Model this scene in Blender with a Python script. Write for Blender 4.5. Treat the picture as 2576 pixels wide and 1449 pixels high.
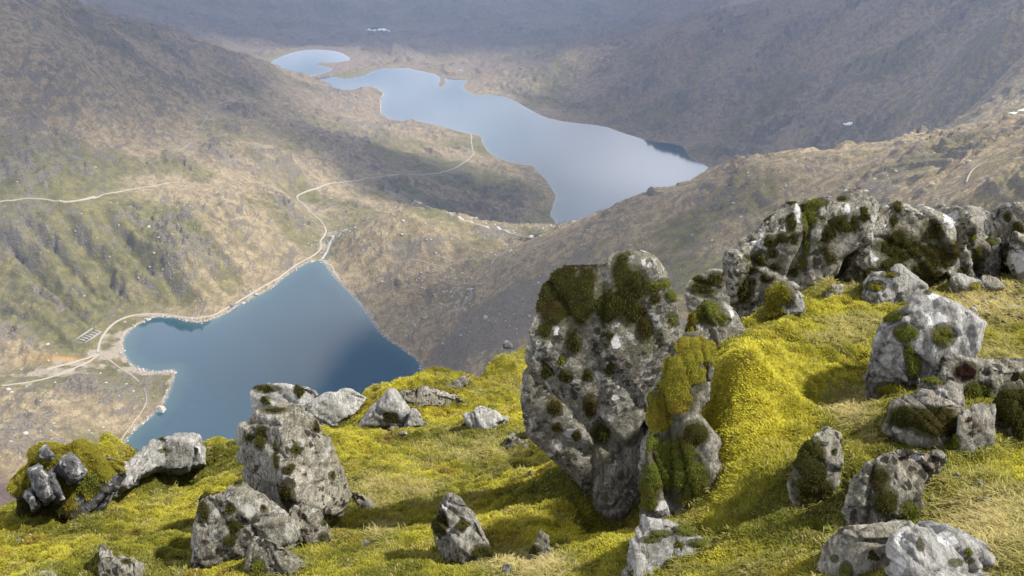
import bpy, math, random
import numpy as np
from mathutils import Vector
random.seed(7); RNG = np.random.default_rng(7)
for o in list(bpy.data.objects): bpy.data.objects.remove(o, do_unlink=True)
SC = bpy.context.scene; COL = SC.collection
# ------------------------------------------------------------------ camera
PITCH = math.radians(27.5); FPX = 2200.0
cam_data = bpy.data.cameras.new('camera'); cam = bpy.data.objects.new('camera', cam_data); COL.objects.link(cam)
cam_data.sensor_width = 36; cam_data.lens = 36*FPX/2576; cam_data.clip_start = 0.05; cam_data.clip_end = 60000
cam.rotation_euler = (math.pi/2-PITCH, 0, 0); SC.camera = cam
# ------------------------------------------------------------------ sky, sun, exposure
SUN_AZ = math.radians(100)      # clockwise from +Y (ahead): the sun stands to the right, a little behind
SUN_EL = math.radians(52)
world = bpy.data.worlds.new('World'); SC.world = world; world.use_nodes = True
wn = world.node_tree; wn.nodes.clear()
sky = wn.nodes.new('ShaderNodeTexSky'); sky.sky_type = 'NISHITA'; sky.sun_disc = False
sky.sun_elevation = SUN_EL; sky.sun_rotation = SUN_AZ; sky.altitude = 1000; sky.air_density = 1.0; sky.dust_density = 1.5
bg = wn.nodes.new('ShaderNodeBackground'); bg.inputs[1].default_value = 0.09
wo = wn.nodes.new('ShaderNodeOutputWorld')
def _w(t, **k):
    nd = wn.nodes.new('ShaderNode'+t)
    for a_, b_ in k.items(): setattr(nd, a_, b_)
    return nd
def _m(op, a, b=0.):
    nd = _w('Math', operation=op)
    for i, q in enumerate((a, b)):
        if isinstance(q, bpy.types.NodeSocket): wn.links.new(q, nd.inputs[i])
        else: nd.inputs[i].default_value = q
    return nd.outputs[0]
# broken cloud deck in the sky: noise on a level sheet overhead, with the blue gap and the bright bank that the lakes mirror
_sp = _w('SeparateXYZ'); wn.links.new(_w('TexCoord').outputs['Generated'], _sp.inputs[0])
_z = _m('MAXIMUM', _sp.outputs[2], .04); _u = _m('DIVIDE', _sp.outputs[0], _z); _v = _m('DIVIDE', _sp.outputs[1], _z)
_cb = _w('CombineXYZ'); wn.links.new(_u, _cb.inputs[0]); wn.links.new(_v, _cb.inputs[1])
_ns = _w('TexNoise'); wn.links.new(_cb.outputs[0], _ns.inputs[0]); _ns.inputs['Scale'].default_value = 1.1; _ns.inputs['Detail'].default_value = 6; _ns.inputs['Roughness'].default_value = .5
def _bl(cx, cy, rx, ry):
    a_ = _m('DIVIDE', _m('SUBTRACT', _u, cx), rx); b_ = _m('DIVIDE', _m('SUBTRACT', _v, cy), ry)
    return _m('POWER', 2.71828, _m('MULTIPLY', _m('ADD', _m('MULTIPLY', a_, a_), _m('MULTIPLY', b_, b_)), -1.0))
_cv = _m('ADD', _ns.outputs[0], _m('SUBTRACT', _m('ADD', _m('MULTIPLY', _bl(.52, 2.75, .22, .35), .5), _m('MULTIPLY', _bl(-.68, 1.6, .3, .45), .5)), _m('MULTIPLY', _bl(-.14, 1.42, .19, .3), 1.7)))
_n2 = _w('TexNoise'); wn.links.new(_cb.outputs[0], _n2.inputs[0]); _n2.inputs['Scale'].default_value = 2.1; _n2.inputs['Detail'].default_value = 4
_mr = _w('MapRange', interpolation_type='SMOOTHSTEP'); wn.links.new(_cv, _mr.inputs[0]); _mr.inputs[1].default_value = .20; _mr.inputs[2].default_value = .56
_mx = _w('Mix', data_type='RGBA'); wn.links.new(_mr.outputs[0], _mx.inputs[0]); wn.links.new(sky.outputs[0], _mx.inputs[6]); 
_el = _w('MapRange'); wn.links.new(_sp.outputs[2], _el.inputs[0]); _el.inputs[1].default_value = .15; _el.inputs[2].default_value = .95; _el.inputs[3].default_value = 16.; _el.inputs[4].default_value = 3.1
_br = _m('MULTIPLY', _el.outputs[0], _m('ADD', _m('MULTIPLY', _n2.outputs[0], .9), _m('ADD', _m('MULTIPLY', _bl(.52, 2.75, .25, .4), .7), .5)))
_cc = _w('CombineXYZ'); wn.links.new(_br, _cc.inputs[0]); wn.links.new(_br, _cc.inputs[1]); wn.links.new(_m('MULTIPLY', _br, 1.06), _cc.inputs[2]); wn.links.new(_cc.outputs[0], _mx.inputs[7])
wn.links.new(_mx.outputs[2], bg.inputs[0]); wn.links.new(bg.outputs[0], wo.inputs[0])
SUN_DIR = Vector((math.sin(SUN_AZ)*math.cos(SUN_EL), math.cos(SUN_AZ)*math.cos(SUN_EL), math.sin(SUN_EL)))
sd = bpy.data.lights.new('sun', 'SUN'); sd.energy = 4.9; sd.angle = math.radians(3.0); sd.color = (1, .95, .86)
sun = bpy.data.objects.new('sun', sd); COL.objects.link(sun); sun.location = (30, 10, 60)
sun.rotation_euler = SUN_DIR.to_track_quat('Z', 'Y').to_euler()
SC.view_settings.view_transform = 'Standard'; SC.view_settings.look = 'None'
SC.view_settings.exposure = 0.9; SC.view_settings.gamma = 1; SC.view_settings.use_curve_mapping = False
cy = SC.cycles
cy.use_denoising = True; cy.max_bounces = 6; cy.diffuse_bounces = 3; cy.glossy_bounces = 3; cy.transmission_bounces = 2
cy.transparent_max_bounces = 12; cy.volume_bounces = 0; cy.use_adaptive_sampling = True; cy.adaptive_threshold = 0.012
try: cy.denoiser = 'OPENIMAGEDENOISE'
except Exception: pass

# ------------------------------------------------------------------ pixel -> world helpers (photo frame 2576 x 1449)
FWD = np.array([0, math.cos(PITCH), -math.sin(PITCH)]); UP = np.array([0, math.sin(PITCH), math.cos(PITCH)]); RT = np.array([1., 0, 0])
def ray(px, py):
    px = np.asarray(px, float); py = np.asarray(py, float)
    return FWD + ((px-1288)/FPX)[..., None]*RT - ((py-724.5)/FPX)[..., None]*UP
def PD(px, py, d): return ray(px, py)*np.asarray(d, float)[..., None]
def PZ(px, py, z):
    r = ray(px, py); return r*(np.asarray(z, float)/r[..., 2])[..., None]
def to_px(p):
    p = np.asarray(p, float); d = p@FWD
    return 1288+FPX*(p@RT)/d, 724.5-FPX*(p@UP)/d, d

# ------------------------------------------------------------------ noise
_pr = np.random.default_rng(11); _perm = _pr.permutation(256).astype(np.int32); _perm = np.concatenate([_perm]*3)
_ga = _pr.uniform(0, 2*np.pi, 256); _g2 = np.stack([np.cos(_ga), np.sin(_ga)], 1)
_g3 = _pr.normal(size=(256, 3)); _g3 /= np.linalg.norm(_g3, axis=1)[:, None]
def _fade(t): return t*t*t*(t*(t*6-15)+10)
def perlin2(x, y, seed=0):
    x = np.asarray(x)+seed*17.31; y = np.asarray(y)+seed*9.77
    xi = np.floor(x).astype(np.int64); yi = np.floor(y).astype(np.int64); xf = x-xi; yf = y-yi; xi &= 255; yi &= 255
    u = _fade(xf); v = _fade(yf)
    def g(ix, iy, dx, dy):
        h = _perm[_perm[ix & 255]+(iy & 255)]; return _g2[h, 0]*dx+_g2[h, 1]*dy
    a = g(xi, yi, xf, yf); b = g(xi+1, yi, xf-1, yf); c = g(xi, yi+1, xf, yf-1); d = g(xi+1, yi+1, xf-1, yf-1)
    return ((a+(b-a)*u)+((c+(d-c)*u)-(a+(b-a)*u))*v)*1.4
def perlin3(p, seed=0):
    p = np.asarray(p)+np.array([seed*17.3, seed*7.7, seed*3.1]); i = np.floor(p).astype(np.int64); f = p-i; u = _fade(f); r = None
    out = 0
    for dx in (0, 1):
        for dy in (0, 1):
            for dz in (0, 1):
                h = _perm[_perm[_perm[(i[:, 0]+dx) & 255]+((i[:, 1]+dy) & 255)]+((i[:, 2]+dz) & 255)]
                g = _g3[h]
                w = (u[:, 0] if dx else 1-u[:, 0])*(u[:, 1] if dy else 1-u[:, 1])*(u[:, 2] if dz else 1-u[:, 2])
                out = out+w*(g[:, 0]*(f[:, 0]-dx)+g[:, 1]*(f[:, 1]-dy)+g[:, 2]*(f[:, 2]-dz))
    return out*1.5
def fbm2(x, y, o, seed=0, gain=.5, lac=2.03):
    s = 0; a = 1
    for k in range(o): s = s+a*perlin2(x, y, seed+k); x = x*lac; y = y*lac; a *= gain
    return s
def fbm3(p, o, seed=0, gain=.5):
    s = 0; a = 1
    for k in range(o): s = s+a*perlin3(p, seed+k); p = p*2.03; a *= gain
    return s
def ridged2(x, y, o, seed=0, gain=.5):
    s = 0; a = 1
    for k in range(o): s = s+a*(1-2*np.abs(perlin2(x, y, seed+k))); x = x*2.03; y = y*2.03; a *= gain
    return s
def sstep(a, b, x):
    t = np.clip((x-a)/(b-a), 0, 1); return t*t*(3-2*t)
def poly_sd(x, y, poly):
    """signed distance to a closed polygon (negative inside)"""
    P = np.asarray(poly, float); Q = np.roll(P, -1, 0); d2 = np.full(x.shape, 1e18); ins = np.zeros(x.shape, bool)
    for (ax, ay), (bx, by) in zip(P, Q):
        ex, ey = bx-ax, by-ay; t = np.clip(((x-ax)*ex+(y-ay)*ey)/(ex*ex+ey*ey+1e-12), 0, 1)
        d2 = np.minimum(d2, (x-ax-t*ex)**2+(y-ay-t*ey)**2)
        c = ((ay > y) != (by > y)) & (x < (bx-ax)*(y-ay)/(by-ay+1e-12)+ax); ins ^= c
    return np.where(ins, -1, 1)*np.sqrt(d2)
def line_d(x, y, pts):
    P = np.asarray(pts, float); d2 = np.full(x.shape, 1e18)
    for (ax, ay), (bx, by) in zip(P[:-1], P[1:]):
        ex, ey = bx-ax, by-ay; t = np.clip(((x-ax)*ex+(y-ay)*ey)/(ex*ex+ey*ey+1e-12), 0, 1)
        d2 = np.minimum(d2, (x-ax-t*ex)**2+(y-ay-t*ey)**2)
    return np.sqrt(d2)
class MQ:
    """smooth scattered-data surface through control points"""
    def __init__(s, P, c, lam=0):
        P = np.asarray(P, float); s.p = P[:, :2]; s.c = c; n = len(P)
        A = np.sqrt(((s.p[:, None]-s.p[None])**2).sum(-1)+c*c)-lam*np.eye(n)
        L = np.hstack([np.ones((n, 1)), s.p]); M = np.block([[A, L], [L.T, np.zeros((3, 3))]])
        s.w = np.linalg.solve(M, np.concatenate([P[:, 2], [0, 0, 0]]))
    def __call__(s, x, y):
        n = len(s.p); out = s.w[n]+s.w[n+1]*x+s.w[n+2]*y
        for k in range(n): out = out+s.w[k]*np.sqrt((x-s.p[k, 0])**2+(y-s.p[k, 1])**2+s.c**2)
        return out

# ------------------------------------------------------------------ mesh + object helpers
def mesh_np(name, V, F, smooth=True):
    V = np.asarray(V, np.float32); F = np.asarray(F, np.int32); k = F.shape[1]
    m = bpy.data.meshes.new(name); m.vertices.add(len(V)); m.vertices.foreach_set('co', V.ravel())
    m.loops.add(F.size); m.loops.foreach_set('vertex_index', F.ravel())
    m.polygons.add(len(F)); m.polygons.foreach_set('loop_start', np.arange(0, F.size, k, dtype=np.int32))
    m.update(calc_edges=True)
    if smooth: m.shade_smooth()
    return m
def attr(m, name, a, kind='FLOAT'):
    at = m.attributes.new(name, kind, 'POINT'); a = np.asarray(a, np.float32)
    if kind == 'FLOAT_COLOR':
        a = np.concatenate([a, np.ones((len(a), 4-a.shape[1]), np.float32)], 1) if a.shape[1] < 4 else a
        at.data.foreach_set('color', a.ravel())
    elif kind == 'FLOAT_VECTOR': at.data.foreach_set('vector', a.ravel())
    else: at.data.foreach_set('value', a.ravel())
def obj(name, mesh, material=None, parent=None, label=None, cat=None, group=None, kind=None, loc=None):
    o = bpy.data.objects.new(name, mesh); COL.objects.link(o)
    if material: mesh.materials.append(material)
    if parent: o.parent = parent
    if loc is not None: o.location = loc
    if label: o['label'] = label
    if cat: o['category'] = cat
    if group: o['group'] = group
    if kind: o['kind'] = kind
    return o
def grid_faces(nu, nv):
    i = np.arange(nu*nv).reshape(nu, nv)
    return np.stack([i[:-1, :-1], i[1:, :-1], i[1:, 1:], i[:-1, 1:]], -1).reshape(-1, 4)

# ------------------------------------------------------------------ material helper
class NT:
    def __init__(s, name):
        s.m = bpy.data.materials.new(name); s.m.use_nodes = True; s.t = s.m.node_tree; s.t.nodes.clear()
        s.out = s.t.nodes.new('ShaderNodeOutputMaterial')
        s.b = s.t.nodes.new('ShaderNodeBsdfPrincipled'); s.t.links.new(s.b.outputs[0], s.out.inputs[0])
        s.b.inputs['Roughness'].default_value = .9; s.b.inputs['Specular IOR Level'].default_value = .25
    def n(s, t, **kw):
        nd = s.t.nodes.new('ShaderNode'+t)
        for k, v in kw.items(): setattr(nd, k, v)
        return nd
    def put(s, sock, v):
        if isinstance(v, bpy.types.NodeSocket): s.t.links.new(v, sock)
        elif v is not None:
            if isinstance(v, (tuple, list)) and len(v) == 3 and len(sock.default_value) == 4: v = (*v, 1)
            sock.default_value = v
    def math(s, op, a, b=0., c=None, clamp=False):
        nd = s.n('Math', operation=op, use_clamp=clamp); s.put(nd.inputs[0], a); s.put(nd.inputs[1], b)
        if c is not None: s.put(nd.inputs[2], c)
        return nd.outputs[0]
    def mix(s, f, a, b, mode='MIX'):
        nd = s.n('Mix', data_type='RGBA', blend_type=mode); s.put(nd.inputs[0], f); s.put(nd.inputs[6], a); s.put(nd.inputs[7], b); return nd.outputs[2]
    def pos(s, scale=(1, 1, 1), rot=(0, 0, 0), obj=False):
        g = s.n('TexCoord').outputs['Object'] if obj else s.n('NewGeometry').outputs['Position']
        mp = s.n('Mapping'); s.t.links.new(g, mp.inputs[0]); mp.inputs['Scale'].default_value = scale; mp.inputs['Rotation'].default_value = rot; return mp.outputs[0]
    def noise(s, v, sc, det=6, rough=.55, dist=0, lo=None, hi=None):
        nd = s.n('TexNoise'); s.put(nd.inputs['Vector'], v); nd.inputs['Scale'].default_value = sc; nd.inputs['Detail'].default_value = det
        nd.inputs['Roughness'].default_value = rough; nd.inputs['Distortion'].default_value = dist
        return nd.outputs[0] if lo is None else s.rng(nd.outputs[0], lo, hi)
    def vor(s, v, sc, feat='F1', rand=1):
        nd = s.n('TexVoronoi', feature=feat); s.put(nd.inputs['Vector'], v); nd.inputs['Scale'].default_value = sc; nd.inputs['Randomness'].default_value = rand; return nd
    def rng(s, v, lo, hi, a=0., b=1.):
        nd = s.n('MapRange', interpolation_type='SMOOTHSTEP'); s.put(nd.inputs[0], v)
        for i, q in zip((1, 2, 3, 4), (lo, hi, a, b)): s.put(nd.inputs[i], q)
        return nd.outputs[0]
    def att(s, name, kind='GEOMETRY', out='Fac'):
        nd = s.n('Attribute', attribute_name=name, attribute_type=kind); return nd.outputs[out]
    def sep(s, c):
        nd = s.n('SeparateColor'); s.put(nd.inputs[0], c); return nd.outputs
    def bump(s, h, strength=.5, dist=.02, normal=None):
        nd = s.n('Bump'); s.put(nd.inputs['Height'], h); nd.inputs['Strength'].default_value = strength; nd.inputs['Distance'].default_value = dist
        if normal is not None: s.t.links.new(normal, nd.inputs['Normal'])
        return nd.outputs[0]
    def done(s, col=None, rough=None, normal=None):
        if col is not None: s.put(s.b.inputs['Base Color'], col)
        if rough is not None: s.put(s.b.inputs['Roughness'], rough)
        if normal is not None: s.put(s.b.inputs['Normal'], normal)
        return s.m
# ================================================================== THE VALLEY (heights in metres below the camera)
ZG, ZL, ZT = -465.0, -630.0, -690.0
G_SHORE = [(800,655),(790,657),(770,662),(745,675),(715,697),(690,718),(660,737),(630,752),(600,768),(585,777),(565,790),(535,803),(505,812),(475,808),(450,800),(425,797),(390,797),(365,805),(340,820),(318,838),(307,858),(308,880),(315,900),(330,918),(355,930),(385,936),(410,934),(428,930),(441,932),(436,950),(428,975),(418,1000),(408,1018),(395,1030),(385,1043),(370,1056),(345,1075),(325,1095),(305,1120),(292,1147),(300,1210),(420,1260),(620,1275),(850,1230),(980,1150),(1050,1060),(1075,990),(1070,950),(1065,925),(1050,903),(1020,882),(990,862),(965,845),(945,820),(925,785),(900,755),(875,728),(850,705),(833,685),(822,665),(812,656)]
L_SHORE = [(755,196),(790,208),(830,225),(870,236),(888,231),(908,222),(931,216),(955,225),(968,235),(958,246),(958,287),(972,296),(988,302),(1021,305),(1046,302),(1086,312),(1126,322),(1166,334),(1208,340),(1213,360),(1231,387),(1261,402),(1301,412),(1341,416),(1346,430),(1366,445),(1386,470),(1401,495),(1391,515),(1382,540),(1401,565),(1416,582),(1441,608),(1520,606),(1620,580),(1720,535),(1800,485),(1819,450),(1803,432),(1773,415),(1753,407),(1733,395),(1722,372),(1706,365),(1681,360),(1641,356),(1601,345),(1561,332),(1516,316),(1461,311),(1416,306),(1371,295),(1331,275),(1301,257),(1276,245),(1246,236),(1211,241),(1191,237),(1168,226),(1163,214),(1177,204),(1168,199),(1140,199),(1123,194),(1122,205),(1119,213),(1111,221),(1101,215),(1109,204),(1104,190),(1076,182),(1056,179),(1031,172),(1006,171),(981,173),(961,171),(936,182),(911,192),(886,197),(861,199),(835,189),(800,192)]
N_SHORE = [(671,162),(700,145),(735,132),(780,124),(825,126),(861,132),(886,150),(861,155),(850,157),(795,158),(800,165),(840,170),(832,180),(800,187),(750,192),(715,182),(690,172)]
T_SHORE = [(916,74),(936,67),(961,68),(986,80),(991,86),(961,81),(931,76)]
P_SHORE = [(1148,177),(1160,174),(1168,176),(1160,179)]
def chaikin(p, it=2):
    p = np.asarray(p, float)
    for _ in range(it):
        q = np.roll(p, -1, 0); p = np.stack([.75*p+.25*q, .25*p+.75*q], 1).reshape(-1, 2)
    return p
LAKES = []
for nm, sh, z in (('near', G_SHORE, ZG), ('long', L_SHORE, ZL), ('north', N_SHORE, ZL), ('far', T_SHORE, ZT), ('pool', P_SHORE, ZL+6)):
    a = np.array(sh, float); w = PZ(a[:, 0], a[:, 1], np.full(len(a), z))[:, :2]; LAKES.append((nm, chaikin(w, 1 if nm != 'near' else 2), z, a, w))
CV = [# left mountainside
 (0,0,-200),(175,0,-240),(240,65,-290),(0,150,-250),(150,150,-262),(300,150,-315),(0,250,-290),(150,280,-315),(300,300,-350),(450,200,-385),(100,400,-345),(0,505,-370),(190,508,-376),(430,460,-396),(480,350,-413),(530,270,-436),(640,250,-452),(420,300,-390),
 (330,68,-330),(390,95,-365),(465,125,-405),(555,128,-430),(600,160,-465),(645,156,-480),(700,175,-520),(750,200,-565),(850,235,-624),(550,190,-440),(640,200,-478),
 (300,600,-413),(350,780,-460),(200,700,-433),(100,640,-413),(450,700,-440),(480,790,-463),(600,650,-440),(600,550,-415),(700,600,-446),(700,520,-440),(600,450,-424),(450,600,-410),(560,700,-452),(700,400,-445),(800,420,-492),(800,350,-500),(700,300,-470),(880,300,-583),(800,260,-560),(950,370,-571),(1050,330,-618),(930,222,-604),(600,350,-425),(0,600,-402),(0,700,-432),(60,800,-452),(0,860,-455),
 (0,950,-456),(130,900,-456),(250,890,-462),(100,1050,-447),(230,1050,-455),(0,1060,-438),(0,1150,-412),(0,1250,-378),(120,1150,-428),(230,1130,-450),(370,970,-460),(330,850,-463),(280,820,-461),
 # beyond the crest: deep shaded valley
 (250,20,-470),(400,50,-600),(500,50,-610),(600,100,-628),(640,140,-630),(700,100,-650),(800,50,-670),(950,30,-670),(1100,60,-680),(1200,20,-645),(1300,120,-670),(1100,130,-655),(1000,130,-645),(1050,100,-640),(1400,60,-650),(920,110,-650),
 # middle slope between the lakes
 (810,600,-467),(750,490,-490),(900,450,-528),(1050,440,-560),(1190,385,-614),(1185,345,-626),(880,572,-475),(1010,520,-503),(1130,545,-570),(1250,580,-606),(1380,590,-627),(1200,480,-604),(1300,450,-618),(1000,470,-548),(900,510,-510),(1240,625,-575),(1330,640,-590),(1100,400,-592),(950,430,-541),
 # knoll and spur on the right of the near lake
 (1018,534,-415),(1024,572,-424),(960,560,-428),(900,590,-448),(850,610,-466),(1085,588,-425),(1120,623,-436),(1147,641,-441),(1202,638,-432),(1275,654,-438),(1369,629,-412),(1440,605,-385),(1560,555,-350),(1740,480,-310),(1830,440,-287),(1930,410,-270),(2050,425,-258),(2160,440,-250),(2230,410,-236),(2300,390,-225),(2420,400,-205),(2500,360,-185),(2576,330,-170),
 (980,670,-456),(1060,650,-444),(900,680,-462),(1200,720,-448),(1300,760,-444),(1300,850,-438),(1200,850,-452),(1100,880,-463),(1500,700,-396),(1500,620,-371),(1650,650,-350),(1760,640,-325),(1760,560,-312),(1900,500,-281),(2100,470,-253),(1400,720,-413),(1850,600,-300),(2300,470,-220),(2300,560,-205),(2560,480,-165),(1050,760,-456),(1150,790,-450),(1700,800,-360),(1500,850,-410),(1250,900,-446),
 # far side of the long lake, right hand mountain
 (1300,195,-620),(1416,137,-562),(1476,127,-556),(1571,132,-552),(1641,102,-502),(1691,95,-476),(1500,180,-590),(1500,250,-615),(1400,230,-618),(1350,170,-605),(1600,220,-582),(1600,290,-612),(1700,300,-608),(1800,350,-615),(1800,250,-560),(1900,400,-610),(2000,400,-588),(2200,420,-540),(2000,300,-556),(2000,200,-500),(1900,60,-440),(2100,30,-380),(2300,0,-320),(2576,0,-240),(2200,150,-420),(2576,150,-310),(2350,120,-375),(2000,0,-400),(2400,350,-460),(2300,250,-440),(2576,280,-400),(1500,90,-660),(1700,50,-590),(1600,30,-640),(1800,150,-500),
 (1200,195,-626),(1250,160,-632),(1150,150,-640)]
a = np.array(CV, float); ctl = [PZ(a[:, 0], a[:, 1], a[:, 2])]
for nm, poly, z, apx, w in LAKES[:4]: ctl.append(np.column_stack([w[::2], np.full(len(w[::2]), z+.5)]))
wa = []
for az, prof in ((-60, ((30,-36),(120,-120),(250,-215),(420,-290),(700,-330))), (-38, ((30,-37),(120,-130),(250,-255),(380,-365))), (-20, ((30,-40),(120,-135),(250,-275),(380,-415))), (0, ((30,-40),(120,-135),(250,-275),(380,-420))), (18, ((30,-38),(120,-115),(250,-235),(380,-345))), (38, ((30,-33),(120,-75),(250,-112),(400,-140))), (60, ((30,-28),(120,-50),(250,-70),(500,-100),(900,-120)))):
    for r, z in prof: wa.append((r*math.sin(math.radians(az)), r*math.cos(math.radians(az)), z))
wa += [(0,5200,-640),(-1800,4500,-420),(1700,4600,-420),(-3000,3500,-250),(3000,3000,-220),(0,8000,-420),(-3000,8000,-300),(3000,8000,-300),(-1600,1600,-120),(1600,1500,-140),(-1500,700,-200)]
ctl = np.vstack(ctl+[np.array(wa)])
BASE = MQ(ctl, 22.0, lam=2.0)
# polar grid: fine where the view is, coarse beyond it
azs = np.radians(np.concatenate([np.linspace(-62, -40.5, 12), np.linspace(-40, 40, 730), np.linspace(40.5, 62, 12)]))
rs = np.concatenate([np.geomspace(22, 330, 26)[:-1], np.geomspace(330, 4000, 850)[:-1], np.geomspace(4000, 11000, 30)])
RR, AA = np.meshgrid(rs, azs); GX = RR*np.sin(AA); GY = RR*np.cos(AA)
H = BASE(GX, GY)
def ground_z(x, y):
    x = np.asarray(x, float); y = np.asarray(y, float); r = np.hypot(x, y); a = np.arctan2(x, y)
    fi = np.interp(a, azs, np.arange(len(azs))); fj = np.interp(r, rs, np.arange(len(rs)))
    i = np.minimum(fi.astype(int), len(azs)-2); j = np.minimum(fj.astype(int), len(rs)-2); u = fi-i; v = fj-j
    return (H[i, j]*(1-u)+H[i+1, j]*u)*(1-v)+(H[i, j+1]*(1-u)+H[i+1, j+1]*u)*v
_tt = np.geomspace(300, 5200, 2600)
def hit(px, py):
    """first ground point met by the sight line through a photo pixel"""
    r = ray(px, py); p = _tt[:, None]*r; g = ground_z(p[:, 0], p[:, 1]); k = np.argmax(p[:, 2] < g)
    k = max(k, 1); a, b = p[k-1], p[k]; da, db = a[2]-g[k-1], b[2]-g[k]; q = a+(b-a)*da/(da-db+1e-9); return np.array([q[0], q[1], ground_z(q[0], q[1])])
LK = [(1185,338),(1186,360),(1192,385),(1180,400),(1150,420),(1110,434),(1050,441),(1020,438),(980,441),(920,449),(860,459),(800,474),(765,483),(746,490),(752,505),(775,528),(800,549),(815,565),(821,580),(815,595),(803,608),(809,622),(803,633),(780,648),(755,660),(735,673),(705,697),(660,722),(620,746),(580,770),(552,787),(520,799),(485,802),(450,797),(410,790),(370,789),(330,793),(300,804),(280,817),(262,838),(250,858),(247,880),(243,890)]
TRACKS = (([(243,890),(215,903),(180,914),(150,920),(110,932)], 3.2), ([(248,892),(215,915),(170,935),(110,955),(50,965),(0,970)], 2.6), ([(250,885),(275,905),(300,925),(330,942),(352,962)], 2.0), ([(362,978),(372,1000),(365,1025),(335,1065),(305,1105),(285,1145)], .9),
                ([(0,507),(60,499),(110,500),(150,506),(190,509),(230,500),(270,487),(330,477),(380,470),(432,459)], 1.25), ([(432,379),(465,372),(480,360),(480,340),(485,328),(510,315),(525,285),(545,262),(580,252),(640,248)], .9), ([(150,506),(185,512),(240,494)], 1.6),
                ([(958,288),(957,265),(955,248),(965,238),(955,226),(931,217)], 2.6), ([(812,660),(835,668),(842,690),(860,712)], 2.6), ([(2430,460),(2440,430),(2460,415),(2485,405)], 1.6), ([(1000,660),(1100,668),(1150,662),(1200,650)], 1.2))
pdist = np.full(GX.shape, 1e3)
for pts in [LK]+[q[0] for q in TRACKS]:
    w_ = np.array([hit(*q)[:2] for q in pts]); m_ = (GX > w_[:, 0].min()-40) & (GX < w_[:, 0].max()+40) & (GY > w_[:, 1].min()-40) & (GY < w_[:, 1].max()+40); pdist[m_] = np.minimum(pdist[m_], line_d(GX[m_], GY[m_], w_))
near_path = .12+.88*sstep(4, 34, pdist)
sd_all = np.full(GX.shape, 1e9); sds = []
for nm, poly, z, apx, w in LAKES:
    m = (GX > poly[:, 0].min()-260) & (GX < poly[:, 0].max()+260) & (GY > poly[:, 1].min()-260) & (GY < poly[:, 1].max()+260)
    s = np.full(GX.shape, 260.); s[m] = poly_sd(GX[m], GY[m], poly); s[m] += 1.6*perlin2(GX[m]/9, GY[m]/9, 40)+2.2*perlin2(GX[m]/24, GY[m]/24, 41)
    sds.append(s); sd_all = np.minimum(sd_all, s)
calm = sstep(0, 70, sd_all)*(.36+.64*sstep(450, 950, RR+350*(AA < 0)))
wx = GX+18*perlin2(GX/70, GY/70, 3); wy = GY+18*perlin2(GX/70, GY/70, 4)
far = 1+.9*sstep(1300, 2600, RR)
big = 9*fbm2(wx/190, wy/190, 3, 10)*far
# crags: low outcrops whose strike runs up the valley, with a steep side towards the lake
ca, sa = math.cos(.6), math.sin(.6); su = (ca*wx+sa*wy); sv = (-sa*wx+ca*wy)
patch = sstep(-.35, .5, fbm2(wx/150, wy/150, 2, 21))
crag = ridged2(su/42, sv/19, 4, 30); crag = sstep(.25, 1.15, crag)*patch
knob = ridged2(su/14, sv/8, 3, 36); knob = sstep(.3, 1.2, knob)*(.35+.65*patch)
fine = fbm2(GX/5.5, GY/5.5, 3, 50)
calm *= 1-.75*np.exp(-((GX-PZ(1030., 560., -420.)[0])/110)**2-((GY-PZ(1030., 560., -420.)[1])/70)**2)
nz_ = .55*big+8.0*crag*far+2.6*knob+1.0*fine+2.2*ridged2(wx/60, wy/60, 3, 60); nz_ = nz_-np.average(nz_, weights=(RR > 500) & (RR < 1800))
H = H+calm*near_path*nz_
# rock bands: the slopes climb in small broken steps, bare on the risers
tq = H/17+1.5*fbm2(wx/75, wy/75, 3, 140)+.5*(GX*.5+GY*.3)/60; tf = tq-np.floor(tq); tm = sstep(-.15, .45, fbm2(wx/95+3, wy/95, 3, 150))*calm*near_path
t2 = H/6.5+1.3*fbm2(wx/30, wy/30, 3, 160)+(GX*.4-GY*.2)/34; tf2 = t2-np.floor(t2); tm2 = sstep(-.05, .4, fbm2(wx/48, wy/48, 3, 170))*calm*near_path
H = H+10.0*tm*(sstep(0, .20, tf)-tf)+4.2*tm2*(sstep(0, .22, tf2)-tf2)
band = np.clip(tm*sstep(.30, .08, tf)*sstep(0, .02, tf)+.8*tm2*sstep(.30, .1, tf2)*sstep(0, .02, tf2), 0, 1)
def ridge(pts, k, r=10., rough_=3.):
    # sharpen a crest: the ground falls away from the crest line at slope k on both sides
    global H
    a_ = np.array(pts, float); w_ = PZ(a_[:, 0], a_[:, 1], a_[:, 2]); m_ = (GX > w_[:, 0].min()-170) & (GX < w_[:, 0].max()+170) & (GY > w_[:, 1].min()-170) & (GY < w_[:, 1].max()+170)
    x_ = GX[m_]; y_ = GY[m_]; best = np.full(x_.shape, -1e9)
    for p_, q_ in zip(w_[:-1], w_[1:]):
        e_ = q_[:2]-p_[:2]; t_ = np.clip(((x_-p_[0])*e_[0]+(y_-p_[1])*e_[1])/(e_@e_), 0, 1); d_ = np.sqrt((x_-p_[0]-t_*e_[0])**2+(y_-p_[1]-t_*e_[1])**2)
        best = np.maximum(best, p_[2]+(q_[2]-p_[2])*t_-k*(np.sqrt(d_**2+r*r)-r))
    best = best+rough_*fbm2(x_/26, y_/26, 3, 130)*sstep(0, 40, best*0+line_d(x_, y_, w_[:, :2])); h_ = H[m_]; s_ = 5.; H[m_] = np.maximum(h_, best)+s_*np.exp(-np.abs(h_-best)/s_)*.3
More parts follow.
